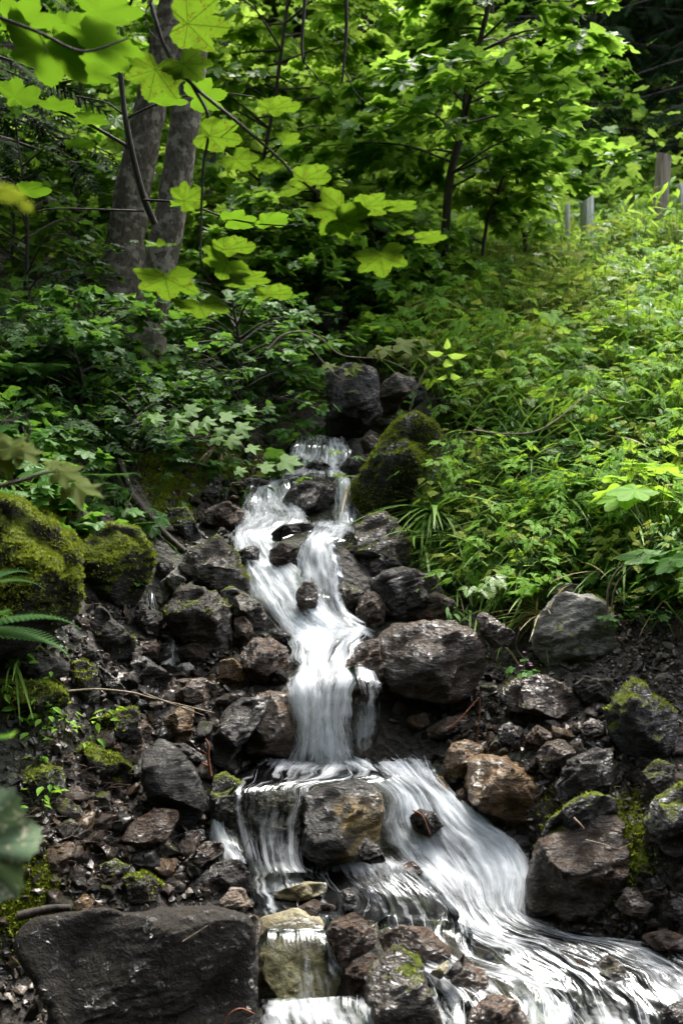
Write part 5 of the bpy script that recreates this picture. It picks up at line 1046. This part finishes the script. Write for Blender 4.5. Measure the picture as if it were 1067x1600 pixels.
moss_tufts(mb, ptsm + nr*RNG.uniform(0, .012, len(nr))[:, None], nr, .011)
tag(mb.build('moss_carpet', L_MOSS, smooth=False), 'green moss spread over the earth of the banks', 'moss', kind='stuff')

T_BUTTER = palmate(sym([(0,1.),(4,.95),(9,.97),(13,.9),(18,.88),(23,.78),(28,.86),(34,.84),(39,.93),(44,.90),(49,.96),(54,.86),(60,.86),(66,.74),(72,.82),(79,.80),(86,.87),(93,.80),(100,.82),(108,.70),(116,.74),(126,.66),(138,.62),(152,.42),(168,.2)]), cup=.06, hub=.02)

# ------------------------------------------------------------------ front maple branch with single leaves
def dirs(px, py, Y, v3):
    return None
def branch_thing(name, label, cat, stems, mat, leaves=(), lmat=None, lT=T_FRONT, group=None, under=1):
    root = empty(name, tuple(P(*stems[0][0][0])), label, cat, group)
    for pts, r0, r1 in stems:
        mb = MB(); tube(mb, [P(*q_) for q_ in pts], r0, r1, 7, n=len(pts)*7); kid(mb, 'stem' if pts is stems[0][0] else 'twig', mat, root)
    base = np.array(root.location)
    me = None
    for (px, py, Y, size, ang, pitch, roll) in leaves:
        # ang: compass in the picture plane of the leaf tip (0 = up, 90 = right); pitch: how far the blade leans away from facing the lens
        if me is None:
            mb = MB(); mb.add(*lT); me = mb.mesh('leaf', lmat)
        o = bpy.data.objects.new('leaf', me); COL.objects.link(o); o.parent = root
        s = size/F*Y*(.70 if lmat is L_FRONT else .9)*RNG.uniform(.85, 1.1); c = P(px, py, Y); pitch = pitch + (RNG.uniform(8, 24) if under > 0 else 0); a = radians(ang)
        pt = radians(pitch); upv = np.array([0, -under*sin(pt), cos(pt)]); n_ = np.array([sin(radians(roll)), -cos(pt), -under*sin(pt)]) + RNG.normal(0, .14, 3)
        d = np.array([sin(a), 0, 0]) + upv*cos(a); M = frames(d[None], n_[None])[0]
        import mathutils
        mat4 = mathutils.Matrix.Identity(4); zc = RNG.uniform(.6, 3.)
        c0 = c - base - d*s*.42
        for i in range(3):
            for j in range(3): mat4[i][j] = M[i, j]*s*(1, 1, zc)[j]
            mat4[i][3] = c0[i]
        o.matrix_basis = mat4
    return root
Y0 = 2.3
branch_thing('maple_branch', 'long thin maple branch with big lit speckled leaves sweeping down from the top left', 'branch',
 [([(228,-40,2.35),(240,20,2.3),(262,82,2.3),(300,132,2.3),(370,190,2.25),(430,242,2.25),(480,290,2.2),(560,343,2.2),(640,372,2.2),(662,372,2.2)], .0058, .0013),
  ([(300,132,2.3),(327,188,2.3),(318,260,2.3),(315,330,2.3),(314,400,2.3),(322,430,2.3),(336,446,2.3)], .0042, .0014),
  ([(330,186,2.3),(345,262,2.35),(300,180,2.3)][:0] or [(336,446,2.3),(300,440,2.3),(268,440,2.3)], .0016, .001),
  ([(238,0,2.3),(228,20,2.3),(232,45,2.3),(255,70,2.3)], .002, .0012),
  ([(322,430,2.3),(350,450,2.3),(400,455,2.3)], .0014, .001),
  ([(372,192,2.25),(345,215,2.28)], .0012, .001),
  ([(560,343,2.2),(590,385,2.2),(597,405,2.2)], .0012, .001)], BARKD,
 [(322,42,2.3,84,100,35,0),(238,132,2.3,84,200,25,0),(300,112,2.28,70,150,50,10),(350,218,2.3,78,115,50,0),(443,172,2.25,72,95,62,0),(425,262,2.25,46,80,55,0),(378,258,2.25,60,150,60,0),
  (492,282,2.2,68,110,62,0),(520,345,2.2,84,215,25,0),(552,352,2.2,80,120,45,0),(592,322,2.2,70,85,60,0),(632,325,2.2,62,110,62,0),(678,373,2.2,52,88,60,0),(632,366,2.2,40,70,70,20),(597,416,2.2,78,170,40,0),
  (262,452,2.3,88,182,40,0),(316,488,2.3,80,178,55,0),(300,308,2.32,58,60,40,0),(245,385,2.3,56,250,62,0),(372,392,2.3,66,100,50,0),(350,424,2.3,72,200,55,0),(395,440,2.3,70,110,62,0),(432,464,2.3,72,115,60,0),(455,300,2.25,40,40,60,0),(455,215,2.25,40,60,60,0)], L_FRONT)
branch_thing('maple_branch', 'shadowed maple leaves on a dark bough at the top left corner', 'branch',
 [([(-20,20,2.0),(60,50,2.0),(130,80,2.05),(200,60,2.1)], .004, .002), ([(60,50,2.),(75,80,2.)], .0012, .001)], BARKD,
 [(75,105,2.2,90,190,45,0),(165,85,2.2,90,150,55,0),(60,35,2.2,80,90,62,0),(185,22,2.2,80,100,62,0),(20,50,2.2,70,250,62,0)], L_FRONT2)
# dark sapling in front of the trunks
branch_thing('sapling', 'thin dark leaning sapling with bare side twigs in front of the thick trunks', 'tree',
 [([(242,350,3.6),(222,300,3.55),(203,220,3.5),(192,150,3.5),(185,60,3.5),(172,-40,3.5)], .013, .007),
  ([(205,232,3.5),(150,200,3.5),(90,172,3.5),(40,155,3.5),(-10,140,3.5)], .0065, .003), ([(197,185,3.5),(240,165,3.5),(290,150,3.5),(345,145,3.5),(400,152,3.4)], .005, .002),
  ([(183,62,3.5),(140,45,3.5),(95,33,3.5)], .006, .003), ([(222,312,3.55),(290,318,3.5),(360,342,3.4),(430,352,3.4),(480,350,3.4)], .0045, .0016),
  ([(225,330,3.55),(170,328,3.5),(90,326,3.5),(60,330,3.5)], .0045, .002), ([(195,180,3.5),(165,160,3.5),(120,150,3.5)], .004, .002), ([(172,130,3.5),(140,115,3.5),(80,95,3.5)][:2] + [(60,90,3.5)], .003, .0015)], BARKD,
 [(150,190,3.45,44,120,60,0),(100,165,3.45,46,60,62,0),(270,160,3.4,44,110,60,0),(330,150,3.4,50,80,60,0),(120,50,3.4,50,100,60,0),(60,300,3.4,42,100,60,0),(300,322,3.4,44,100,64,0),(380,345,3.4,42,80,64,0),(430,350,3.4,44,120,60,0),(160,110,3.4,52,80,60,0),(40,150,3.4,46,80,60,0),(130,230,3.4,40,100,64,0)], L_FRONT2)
for lb, pts, r in [('black twig hanging from the top edge, left of the two hanging twigs', [(478,-20,4.2),(474,30,4.2),(472,70,4.2),(474,96,4.2),(478,84,4.2)], .008), ('black mossy twig hanging from the top edge, right of the two hanging twigs', [(540,-20,4.2),(541,40,4.2),(538,90,4.2),(534,130,4.2)], .009)]:
    branch_thing('hanging_twig', lb, 'twig', [(pts, r, .004)] + ([([(538,110,4.2),(560,150,4.2),(600,175,4.2)], .003, .001), ([(541,10,4.2),(560,25,4.2),(575,8,4.2)], .002, .001)] if r > .0085 else [([(474,96,4.2),(500,125,4.2),(520,150,4.2)], .003, .001), ([(473,80,4.2),(455,60,4.2)], .002, .001)]), BARKD)
# twigs reaching over the hollow
branch_thing('leafy_twig', 'arched twig with cool green leaves pointing down to the top of the cascade', 'twig',
 [([(190,668,4.3),(250,658,4.3),(330,672,4.3),(390,705,4.3),(425,733,4.3),(470,722,4.3)], .004, .0015)], BARKD,
 [(x, y, 4.28, s, a, 55, 0) for x, y, s, a in [(250,650,26,60),(285,655,26,100),(305,640,24,80),(330,660,26,110),(350,672,24,70),(368,690,24,120),(385,668,26,90),(400,700,22,100),(420,728,26,60),(458,722,34,100),(275,672,22,150),(340,690,22,160),(310,668,26,120),(230,655,24,200),(395,640,24,100),(360,650,24,80),(380,735,18,100)]], L_MAPLE, T_MAPLE, under=-1)
branch_thing('leafy_twig', 'bare curved twig with a few yellow green leaves across the hollow', 'twig',
 [([(420,545,5.),(440,525,5.),(470,518,5.),(500,528,5.),(535,555,5.),(600,562,5.),(650,585,5.)], .006, .002), ([(470,520,5.),(500,560,5.),(530,590,5.),(552,592,5.)], .003, .001), ([(600,562,5.),(630,575,5.),(648,590,5.)], .0025, .001)], TWIG,
 [(x, y, 4.95, s, a, 62, 0) for x, y, s, a in [(610,545,30,80),(640,538,34,100),(660,555,34,90),(640,560,28,120),(585,550,26,250),(560,575,20,120),(680,548,26,70),(520,570,22,100),(550,580,20,90),(665,530,24,60)]], L_WITHER, T_MAPLE, under=-1)
branch_thing('leafy_twig', 'twig of broad bright leaves standing by the triangular boulder', 'twig',
 [([(700,620,4.9),(698,590,4.85),(695,560,4.8),(692,540,4.8)], .003, .0015)], STEM,
 [(x, y, 4.78, s, a, 40, 0) for x, y, s, a in [(712,556,34,100),(682,552,32,270),(700,568,34,160),(712,588,32,140),(690,590,28,210),(698,540,26,0)]], L_MAPLE2, T_OVATE)
branch_thing('blurred_leaf_twig', 'blurred yellow green leaf with a brown spot close to the lens at the left edge', 'leaf',
 [([(-30,262,.95),(0,285,.95),(20,300,.95)], .0012, .0008)], STEM, [(14,300,.95,80,140,50,30),(40,322,.95,40,150,55,50)], L_WITHER, T_OVATE)
branch_thing('withering_twig', 'grey twig with curled yellow and brown leaves at the left edge', 'twig',
 [([(-20,765,1.75),(30,752,1.75),(75,738,1.75),(110,738,1.75)], .0045, .002), ([(-20,735,1.8),(20,715,1.8),(40,690,1.8),(48,668,1.8),(36,645,1.8)], .003, .002), ([(45,690,1.8),(35,665,1.8)], .002, .001), ([(-10,660,1.8),(30,655,1.8),(52,642,1.8)], .002, .0015)], BARK,
 [(112,742,1.73,46,110,50,20),(138,764,1.73,52,112,60,0),(20,705,1.73,60,100,50,0),(45,712,1.73,40,130,40,30),(8,695,1.73,40,300,55,0),(90,722,1.73,28,60,60,0)], L_WITHER, T_MAPLE, under=-1)
branch_thing('butterbur_leaf', 'big grey green leaf dotted with pale spots close to the lens at the lower left', 'leaf',
 [([(-60,1330,1.25),(-30,1320,1.25),(0,1318,1.25)], .003, .002)], STEM, [(-2,1318,1.25,150,84,12,0)], L_BUTTER, T_BUTTER, under=-1)
branch_thing('butterbur_leaf', 'small blurred green leaf tip at the left edge above the pebbles', 'leaf',
 [([(-30,1150,1.2),(-5,1150,1.2)], .002, .001)], STEM, [(8,1150,1.2,40,88,66,0)], L_MAPLE, T_OVATE)

# ferns
def fern(label, px, py, Y, fr, group='ferns of the left bank'):
    c = P(px, py, Y); root = empty('fern', tuple(c), label, 'fern', group)
    for az_, e, s in fr:
        mb = MB(); d = np.array([[cos(az_)*cos(e), sin(az_)*cos(e), sin(e)]]); side = np.cross(d[0], [0, 0, 1.]); n_ = np.cross(side, d[0])[None]
        scatter(mb, T_FERN, c[None], frames(d, n_), s); kid(mb, 'frond', L_FERN, root, smooth=False)
fern('fern with two long fronds reaching in from the left edge over the mossy ledge', -60,985,2.15,[(.05,.35,.32),(.25,.02,.30),(-.5,.6,.2)])
fern('small fern frond low at the left edge beside the upper fern', -50,920,2.5,[(.0,.35,.24),(.5,.5,.2)])
fern('dark fern beneath the thick trunks', 110,560,5.0,[(a, .6, .36) for a in (-2.6,-1.9,-1.2,-.5,.2,1.)])
fern('dark fern at the left edge under the spruce boughs', 50,600,4.8,[(a, .6, .34) for a in (-2.8,-2.,-1.3,-.6,.1)])
fern('fern hanging from the mossy bank above the square mossy boulder', 170,745,4.3,[(a, .3, .2) for a in (-2.2,-1.5,-.8,-.2)])
fern('fern on the mossy slope left of the hollow', 330,650,5.1,[(a, .5, .26) for a in (-2.4,-1.6,-.9,-.2)])

for i, (x_, y_, lb) in enumerate([(760,560,'fern high on the right bank left of the yellow herbs'),(840,600,'fern in the middle of the upper right slope'),(920,560,'fern on the upper right slope near the grass'),(1010,580,'fern at the right edge of the upper slope'),(700,640,'fern beside the smooth grey rock above the triangular boulder'),(800,700,'fern in the dark middle of the right bank'),(980,680,'fern below the yellow fern like herb'),(730,500,'fern near the top of the bank under the maple'),(900,500,'pale fern on the sunny crest of the slope'),(880,720,'fern drooping over the lower slope')]):
    fern(lb, x_, y_, hit(x_, y_) - .08, [(a + .3*i, .5, .3) for a in (-2.9,-2.3,-1.6,-.9,-.3,.4)], 'ferns of the right slope')
# single plants that stand out
def herb(label, name, px, py, n, h, T, mat, size, seed, spread=.6, cat='plant', dy=0, flowers=0, stemr=.0022, tilt=.3):
    rg = np.random.default_rng(seed); c = hitp(px, py) + np.array([0, -dy, 0]); root = empty(name, tuple(c), label, cat)
    sb, lb, fb = MB(), MB(), MB(); Q_, A2 = [], []
    for i in range(n):
        a = rg.uniform(-pi, pi); hh = h*rg.uniform(.55, 1.1); e = c + np.array([cos(a)*hh*spread*rg.uniform(.3, 1), sin(a)*hh*spread*.8, hh])
        tube(sb, [c, (c+e)/2 + [0, 0, hh*.12], e], stemr, .0008, 4, n=7); Q_.append(e); A2.append(a)
        if flowers and i < flowers:
            f0 = e + [0, 0, .03]; tube(sb, [e, f0], .0007, .0006, 3, n=3)
            for k in range(5):
                leafset(fb, T_OVATE, f0[None], np.array([k*1.257]), np.array([-.3]), np.array([0.]), .009)
    Q_ = np.array(Q_); A2 = np.array(A2)
    leafset(lb, T, Q_, A2, rg.normal(tilt, .25, n), rg.normal(0, .2, n), rg.uniform(size*.7, size*1.2, n))
    kid(sb, 'stems', STEM, root); kid(lb, 'leaves', mat, root, smooth=False)
    if flowers: kid(fb, 'flowers', L_PINK, root, smooth=False)
    return root
herb('bright feathery herb hanging over the round grey boulder', 'cow_parsley', 735,945,13,.17,T_TERN,L_MAPLE2,.10,1,1.,dy=.1)
herb('bright lobed herb hanging over the edge above the upright wedge of rock', 'lobed_herb', 812,940,20,.12,T_PALM,L_HERB,.045,2,.9,dy=.12)
herb('hogweed with large pale lobed leaves at the right edge', 'hogweed', 1000,850,16,.32,T_FRONT,L_HERB,.11,3,1.0,dy=.2)
herb('hogweed with dull leaves low at the right edge above the scree', 'hogweed', 1060,930,9,.2,T_FRONT,L_COOL,.10,4,1.,dy=.15)
herb('broad leaved herb in the middle of the right slope', 'butterbur_plant', 930,800,12,.16,T_FRONT,L_COOL,.09,5,1.,dy=.1)
herb('pale yellow feathery herb above the grass tuft on the right slope', 'yellowing_herb', 860,650,9,.25,T_TERN,L_HERBY,.16,6,.9,dy=.1)
herb('pale yellow fern like herb right of the feathery yellow herb', 'yellowing_herb', 965,640,7,.22,T_TERN,L_HERBY,.17,7,.8,dy=.1)
herb('tall herb with narrow leaves beside the light fence post', 'tall_herb', 950,420,18,.5,T_LANCE,L_MAPLE2,.14,8,.3)
herb('tall herb with narrow leaves left of the dark fence post', 'tall_herb', 1000,420,18,.6,T_LANCE,L_MAPLE2,.14,9,.3)
herb('tall herb with narrow leaves at the right edge under the dark post', 'tall_herb', 1055,430,22,.7,T_LANCE,L_HERB,.17,10,.3)
herb('sun bleached umbel herb in the centre of the upper slope', 'umbel_herb', 810,450,12,.4,T_TERN,L_HERBY,.22,11,.7)
herb('white tipped umbel herb below the light fence post', 'umbel_herb', 880,480,12,.35,T_TERN,L_HERBY,.22,12,.8)
for i, (px, py, lb) in enumerate([(745,800,'herb robert with pink flowers left of the long grass tuft'),(800,810,'herb robert with pink flowers under the drooping narrow leaves'),(870,860,'herb robert with pink flowers above the hanging herbs'),(845,770,'herb robert with pink flowers in the middle of the slope'),(1010,985,'herb robert with pink flowers on the scree at the right'),(945,990,'herb robert with pink flowers right of the pale boulder'),(815,1075,'herb robert with a pink flower on the grey rock behind the angular block'),(660,760,'herb robert with pink flowers beside the triangular boulder'),(90,980,'herb robert with pink flowers by the fern at the left')]):
    herb(lb, 'herb_robert', px, py, 16, .09, T_PALM, L_COOL, .026, 20+i, 1.2, flowers=4, dy=.03, stemr=.001)
def tuft(label, px, py, n, h, mat=L_GRASS, lean=1.2, seed=0, dy=.05, T=T_BLADE2):
    rg = np.random.default_rng(seed); c = hitp(px, py) + [0, -dy, .0]; mb = MB()
    az_ = rg.uniform(-pi, pi, n); e = rg.uniform(.15, 1, n)*lean; pos = c + np.column_stack([rg.normal(0, .012, (n, 2)), np.zeros(n)])
    d = np.stack([np.cos(az_)*np.sin(e), np.sin(az_)*np.sin(e), np.cos(e)], 1); o_ = np.stack([np.cos(az_), np.sin(az_), 0*az_], 1)
    nn_ = -(o_*np.cos(e)[:, None] - np.array([0, 0, 1])*np.sin(e)[:, None]) + rg.normal(0, .25, (n, 3))
    scatter(mb, T, pos, frames(d, nn_), rg.uniform(.5, 1.1, n)*h); mb.v = [v - c.astype(np.float32) for v in mb.v]
    o = mb.build('grass_tuft', mat, smooth=False); o.location = c; return tag(o, label, 'grass')
tuft('long drooping grass tuft hanging beside the wide dark boulder', 672,800,70,.42,lean=1.5,seed=1,dy=.18)
tuft('grass tuft hanging down left of the bright feathery herb', 655,850,36,.36,lean=1.6,seed=2,dy=.15)
tuft('pale green grass tuft in the middle of the right slope', 860,740,46,.3,seed=3,dy=.1)
tuft('coarse grass tuft at the right edge of the slope', 1030,660,70,.45,seed=4,dy=.1)
tuft('coarse grass tuft below the yellow fern like herb', 960,720,60,.32,seed=5,dy=.1)
tuft('broad bladed grass tuft right of the pink flowers', 790,860,36,.28,seed=6,dy=.1)
tuft('straw coloured grass hanging from the lip left of the pale boulder', 840,960,50,.2,L_DRY,1.7,7,.1)
tuft('straw coloured tuft hanging from the mossy bank left of the upper cascade', 338,705,40,.2,L_DRY,1.7,8,.06)
tuft('thin grass by the fern at the left edge', 30,1040,26,.22,seed=9)
tuft('tuft of young grass on the mossy ledge at the left edge', 25,760,40,.26,seed=10)
tuft('grass tuft at the foot of the slender maple', 700,470,60,.4,seed=11)

# repeated plants that cannot be told apart: one of each kind is built, the others are copies
def copy_tree(o, parent=None):
    c = o.copy(); COL.objects.link(c); c.parent = parent
    for ch in o.children: copy_tree(ch, c)
    return c
proto = []
for k in range(3):
    t_ = tuft('arching grass tuft among the herbs of the right slope', 760+60*k, 560+40*k, 46, .34, L_GRASS, 1.15, 40+k, .05, T_BLADE2); proto.append(t_)
for q_ in proto: q_['group'] = 'arching grass tufts of the right slope'
rs = random.Random(5); n = 0
while n < 46:
    x_, y_ = rs.uniform(690, 1067), rs.uniform(440, 900)
    if any(inpoly((x_, y_), c_) for c_ in CLEAR): continue
    o = proto[n % 3].copy(); COL.objects.link(o); o.location = hitp(x_, y_); o.rotation_euler = (0, 0, rs.uniform(0, 6.28)); s_ = rs.uniform(.55, 1.15); o.scale = (s_,)*3; n += 1
th_ = [herb('slender leafy stem rising from the crest of the right slope', 'tall_plant', 840, 440, 20, .55, T_LANCE, L_MAPLE2, .11, 60, .16), herb('umbel stalk rising above the herbs of the right slope', 'umbel_plant', 800, 520, 9, .5, T_PIN, L_HERBY, .12, 61, .35)]
th_[0]['group'] = 'slender stems on the crest of the right slope'; th_[1]['group'] = 'umbel stalks of the right slope'
for k in range(34):
    src = th_[k % 2]; c = copy_tree(src); x_, y_ = (rs.uniform(720, 1067), rs.uniform(400, 470)) if k % 2 == 0 else (rs.uniform(700, 1067), rs.uniform(430, 640))
    c.location = hitp(x_, y_); c.rotation_euler = (rs.uniform(-.15, .15), rs.uniform(-.15, .15), rs.uniform(0, 6.28)); s_ = rs.uniform(.5, 1.); c.scale = (s_,)*3
# sticks and roots
def stick(label, name, pts, r0, r1, mat, extra=()):
    mb = MB(); c = P(*pts[0]); tube(mb, [P(*q_) for q_ in pts], r0, r1, 7, n=len(pts)*6, rough=.1)
    for e_, a_, b_ in extra: tube(mb, [P(*q_) for q_ in e_], a_, b_, 5, n=len(e_)*5)
    mb.v = [v - c.astype(np.float32) for v in mb.v]; o = mb.build(name, mat); o.location = c; return tag(o, label, name.replace('_', ' '))
stick('long pale bare twig lying across the left rubble', 'twig', [(98,1081,3.30),(150,1077,3.34),(205,1082,3.34),(235,1090,3.34),(290,1103,3.32),(335,1114,3.3)], .0045, .002, TWIG, [([(225,1083,3.34),(270,1100,3.3),(320,1118,3.28)], .003, .0015)])
stick('reddish twig poking out of the gap beside the wet dark column', 'twig', [(330,1212,3.2),(326,1185,3.2),(326,1165,3.2),(322,1155,3.2)], .005, .003, REDTW, [([(326,1197,3.2),(315,1192,3.2)], .003, .002), ([(325,1180,3.2),(316,1172,3.2)], .002, .001)])
stick('red twig leaning in the gap right of the round grey boulder', 'twig', [(698,1138,3.42),(714,1128,3.42),(748,1090,3.42)], .003, .002, REDTW, [([(745,1158,3.4),(749,1120,3.4),(750,1085,3.4)], .003, .0015)])
stick('small red twig caught on the dark rock in the white water', 'twig', [(645,1266,3.12),(660,1275,3.1),(672,1304,3.08)], .003, .002, REDTW)
stick('dark rotting log slanting under the mossy left bank', 'log', [(205,775,4.45),(235,810,4.4),(262,838,4.35),(290,862,4.3)], .022, .012, BARKD)
stick('dark mossy root curving down the left bank', 'root', [(185,720,4.6),(205,770,4.5),(215,800,4.45)], .018, .012, BARKD)
stick('black root end lying on the top of the huge boulder', 'root', [(30,1432,2.6),(60,1424,2.6),(90,1418,2.6),(112,1418,2.6)], .014, .008, BARKD)
stick('straw blade lying across the huge wet boulder', 'twig', [(286,1471,2.42),(306,1458,2.43),(325,1446,2.44)], .0016, .0008, TWIG)
stick('curved reddish twig at the bottom beside the huge boulder', 'twig', [(352,1600,2.45),(362,1582,2.45),(378,1576,2.45),(398,1584,2.45)], .0025, .0015, REDTW)
stick('thin dead stem standing in the calm pool edge', 'twig', [(378,1337,3.02),(388,1315,3.02),(394,1300,3.02)], .002, .001, TWIG)
stick('pale forked twig sticking out by the large wet boulder', 'twig', [(915,1222+1200-1200+90,2.9),(945,1320,2.9),(965,1326,2.9),(985,1318,2.9)], .002, .001, TWIG)
stick('short broken stick wedged behind the large wet boulder', 'twig', [(896,1278,2.95),(905,1287,2.93),(912,1295,2.92)], .004, .003, BARKR)
stick('bare arching stem hanging down the left side of the right bank', 'twig', [(640,640,5.2),(652,605,5.2),(665,580,5.2),(700,555,5.2)], .006, .003, BARK)
stick('dry bent stem arching above the pale boulder', 'stalk', [(948,960,3.6),(950,920,3.6),(965,890,3.6),(1000,865,3.6)], .005, .002, TWIG, [([(955,950,3.62),(962,915,3.62),(985,885,3.62),(1005,862,3.6)], .004, .002)])
stick('fallen dead stalk lying across the right slope', 'stalk', [(740,672,4.9),(790,678,4.8),(850,668,4.75),(930,605,4.9)], .005, .003, TWIG)
stick('long thin root hanging beside the upright wedge', 'root', [(812,980,3.6),(806,1010,3.6),(820,1030,3.6),(850,1050,3.6)], .003, .001, BARKR)
# tangle of dead twigs
mb = MB()
for poly, n, l_ in [([(60,1150),(180,1180),(200,1300),(120,1400),(20,1300)], 420, .07), ([(100,480),(330,500),(420,560),(400,680),(250,680),(120,640)], 260, .28), ([(950,960),(1067,960),(1067,1100),(980,1100)], 130, .05), ([(420,640),(510,640),(500,690),(400,690)], 60, .2), ([(750,640),(900,640),(860,760),(760,760)], 100, .16), ([(300,400),(520,420),(520,560),(330,540)], 70, .5)]:
    xs = [p_[0] for p_ in poly]; ys = [p_[1] for p_ in poly]; k = 0
    while k < n:
        x_, y_ = random.uniform(min(xs), max(xs)), random.uniform(min(ys), max(ys))
        if not inpoly((x_, y_), poly): continue
        c_ = hitp(x_, y_); a = random.uniform(0, 6.28); up_ = random.uniform(0, .35) if l_ < .1 else random.uniform(-.1, .9); L_ = l_*random.uniform(.4, 1.3); d_ = np.array([cos(a), sin(a)*.7, up_])*L_
        r_ = .0008 + l_*random.uniform(.006, .012)
        tube(mb, [c_ + [0, 0, .004], c_ + d_*.5 + RNG.normal(0, L_*.09, 3) + [0, 0, .01], c_ + d_ + [0, 0, .006]], r_, r_*.4, 4, n=6); k += 1
tag(mb.build('dead_twigs', BARKR), 'tangle of dead twigs and needles on the banks', 'litter', kind='stuff')

# fence posts
def post(label, pts, w, mat, seed, split=False):
    rg = np.random.default_rng(seed); a, b_ = P(*pts[0]), P(*pts[1]); root = empty('fence_post', tuple(a), label, 'post')
    b = bmesh.new(); n = 12; rings = 14; V = []
    for i in range(rings):
        t_ = i/(rings-1); c = a*(1-t_) + b_*t_
        for k in range(n):
            th = 2*pi*k/n; rr = w*(1 + .10*sin(k*2.3+seed) + .03*rg.normal()) * (1 - .06*t_)
            z_ = cos(th)*w*(.55 if seed % 2 else -.3) + .004*rg.normal() if i == rings-1 else 0
            V.append(c + np.array([cos(th)*rr, sin(th)*rr*.75, z_]))
    V.append(b_ + [0, 0, .0]); V = np.array(V); idx = np.arange(rings-1)[:, None]*n; j = np.arange(n)[None]; j2 = (j+1) % n
    mb = MB(); mb.add(V, np.stack([idx+j, idx+j2, idx+n+j2, idx+n+j], -1).reshape(-1, 4)); top = (rings-1)*n
    m2 = MB(); m2.add(V[list(range(top, top+n)) + [len(V)-1]], np.array([[k, (k+1) % n, n] for k in range(n)]))
    kid(mb, 'shaft', mat, root); kid(m2, 'cut_top', mat, root, smooth=False)
post('light grey weathered fence post with a slanting cut top', [(921,470,8.6),(916,312,8.6)], .058, WOODG, 1)
post('tall brown fence post with bark at the right', [(1020,440,9.2),(1037,242,9.2)], .068, WOODB, 2)
post('thin grey stake left of the light fence post', [(884,450,8.9),(886,318,8.9)], .024, WOODG, 3)
post('short dark post stub half hidden behind the light fence post', [(908,450,9.6),(904,345,9.6)], .05, WOODB, 4)
post('pale slanting post tip at the right edge', [(1090,420,9.),(1060,288,9.)], .035, WOODG, 5)
# distant bare trunks
for i, (lb, pts, r) in enumerate([('far trunk with reddish bark lit at the upper centre', [(620,330,15),(625,190,15),(622,60,15),(625,-300,15)], .10), ('dark trunk far back left of the reddish trunk', [(350,330,14),(365,150,14),(375,-250,14)], .09), ('thin trunk far back behind the curved maple', [(790,380,13),(765,250,13),(775,100,13),(750,-200,13)], .02), ('pale trunk high up between the corner spruces', [(915,120,17),(922,30,17),(925,-250,17)], .13), ('thin trunk far back left of the hanging twigs', [(560,380,13),(548,200,13),(545,-200,13)], .05), ('bare stem low in the wood beside the stump', [(415,520,7.8),(420,470,7.8),(425,400,7.8),(440,300,7.8)], .03)]):
    pp = [P(*q_) for q_ in pts]; pp[0][2] = float(hz(pp[0][0], pp[0][1])) - .1
    root = empty('bare_trunk', tuple(pp[0]), lb, 'tree'); mb = MB(); tube(mb, pp, r, r*.7, 10, n=24, rough=.06); kid(mb, 'trunk', BARKR if i in (0, 3) else BARK, root)
    mb = MB(); rg = np.random.default_rng(i)
    for k in range(7):
        t_ = rg.uniform(.2, .9); c = np.array([np.interp(t_*(len(pp)-1), range(len(pp)), [q_[j] for q_ in pp]) for j in range(3)]); a = rg.uniform(0, 6.28)
        tube(mb, [c, c + np.array([cos(a), sin(a), -.1])*r*6, c + np.array([cos(a), sin(a), -.35])*r*11], r*.12, r*.03, 4, n=7)
    kid(mb, 'dead_branches', BARKD, root)
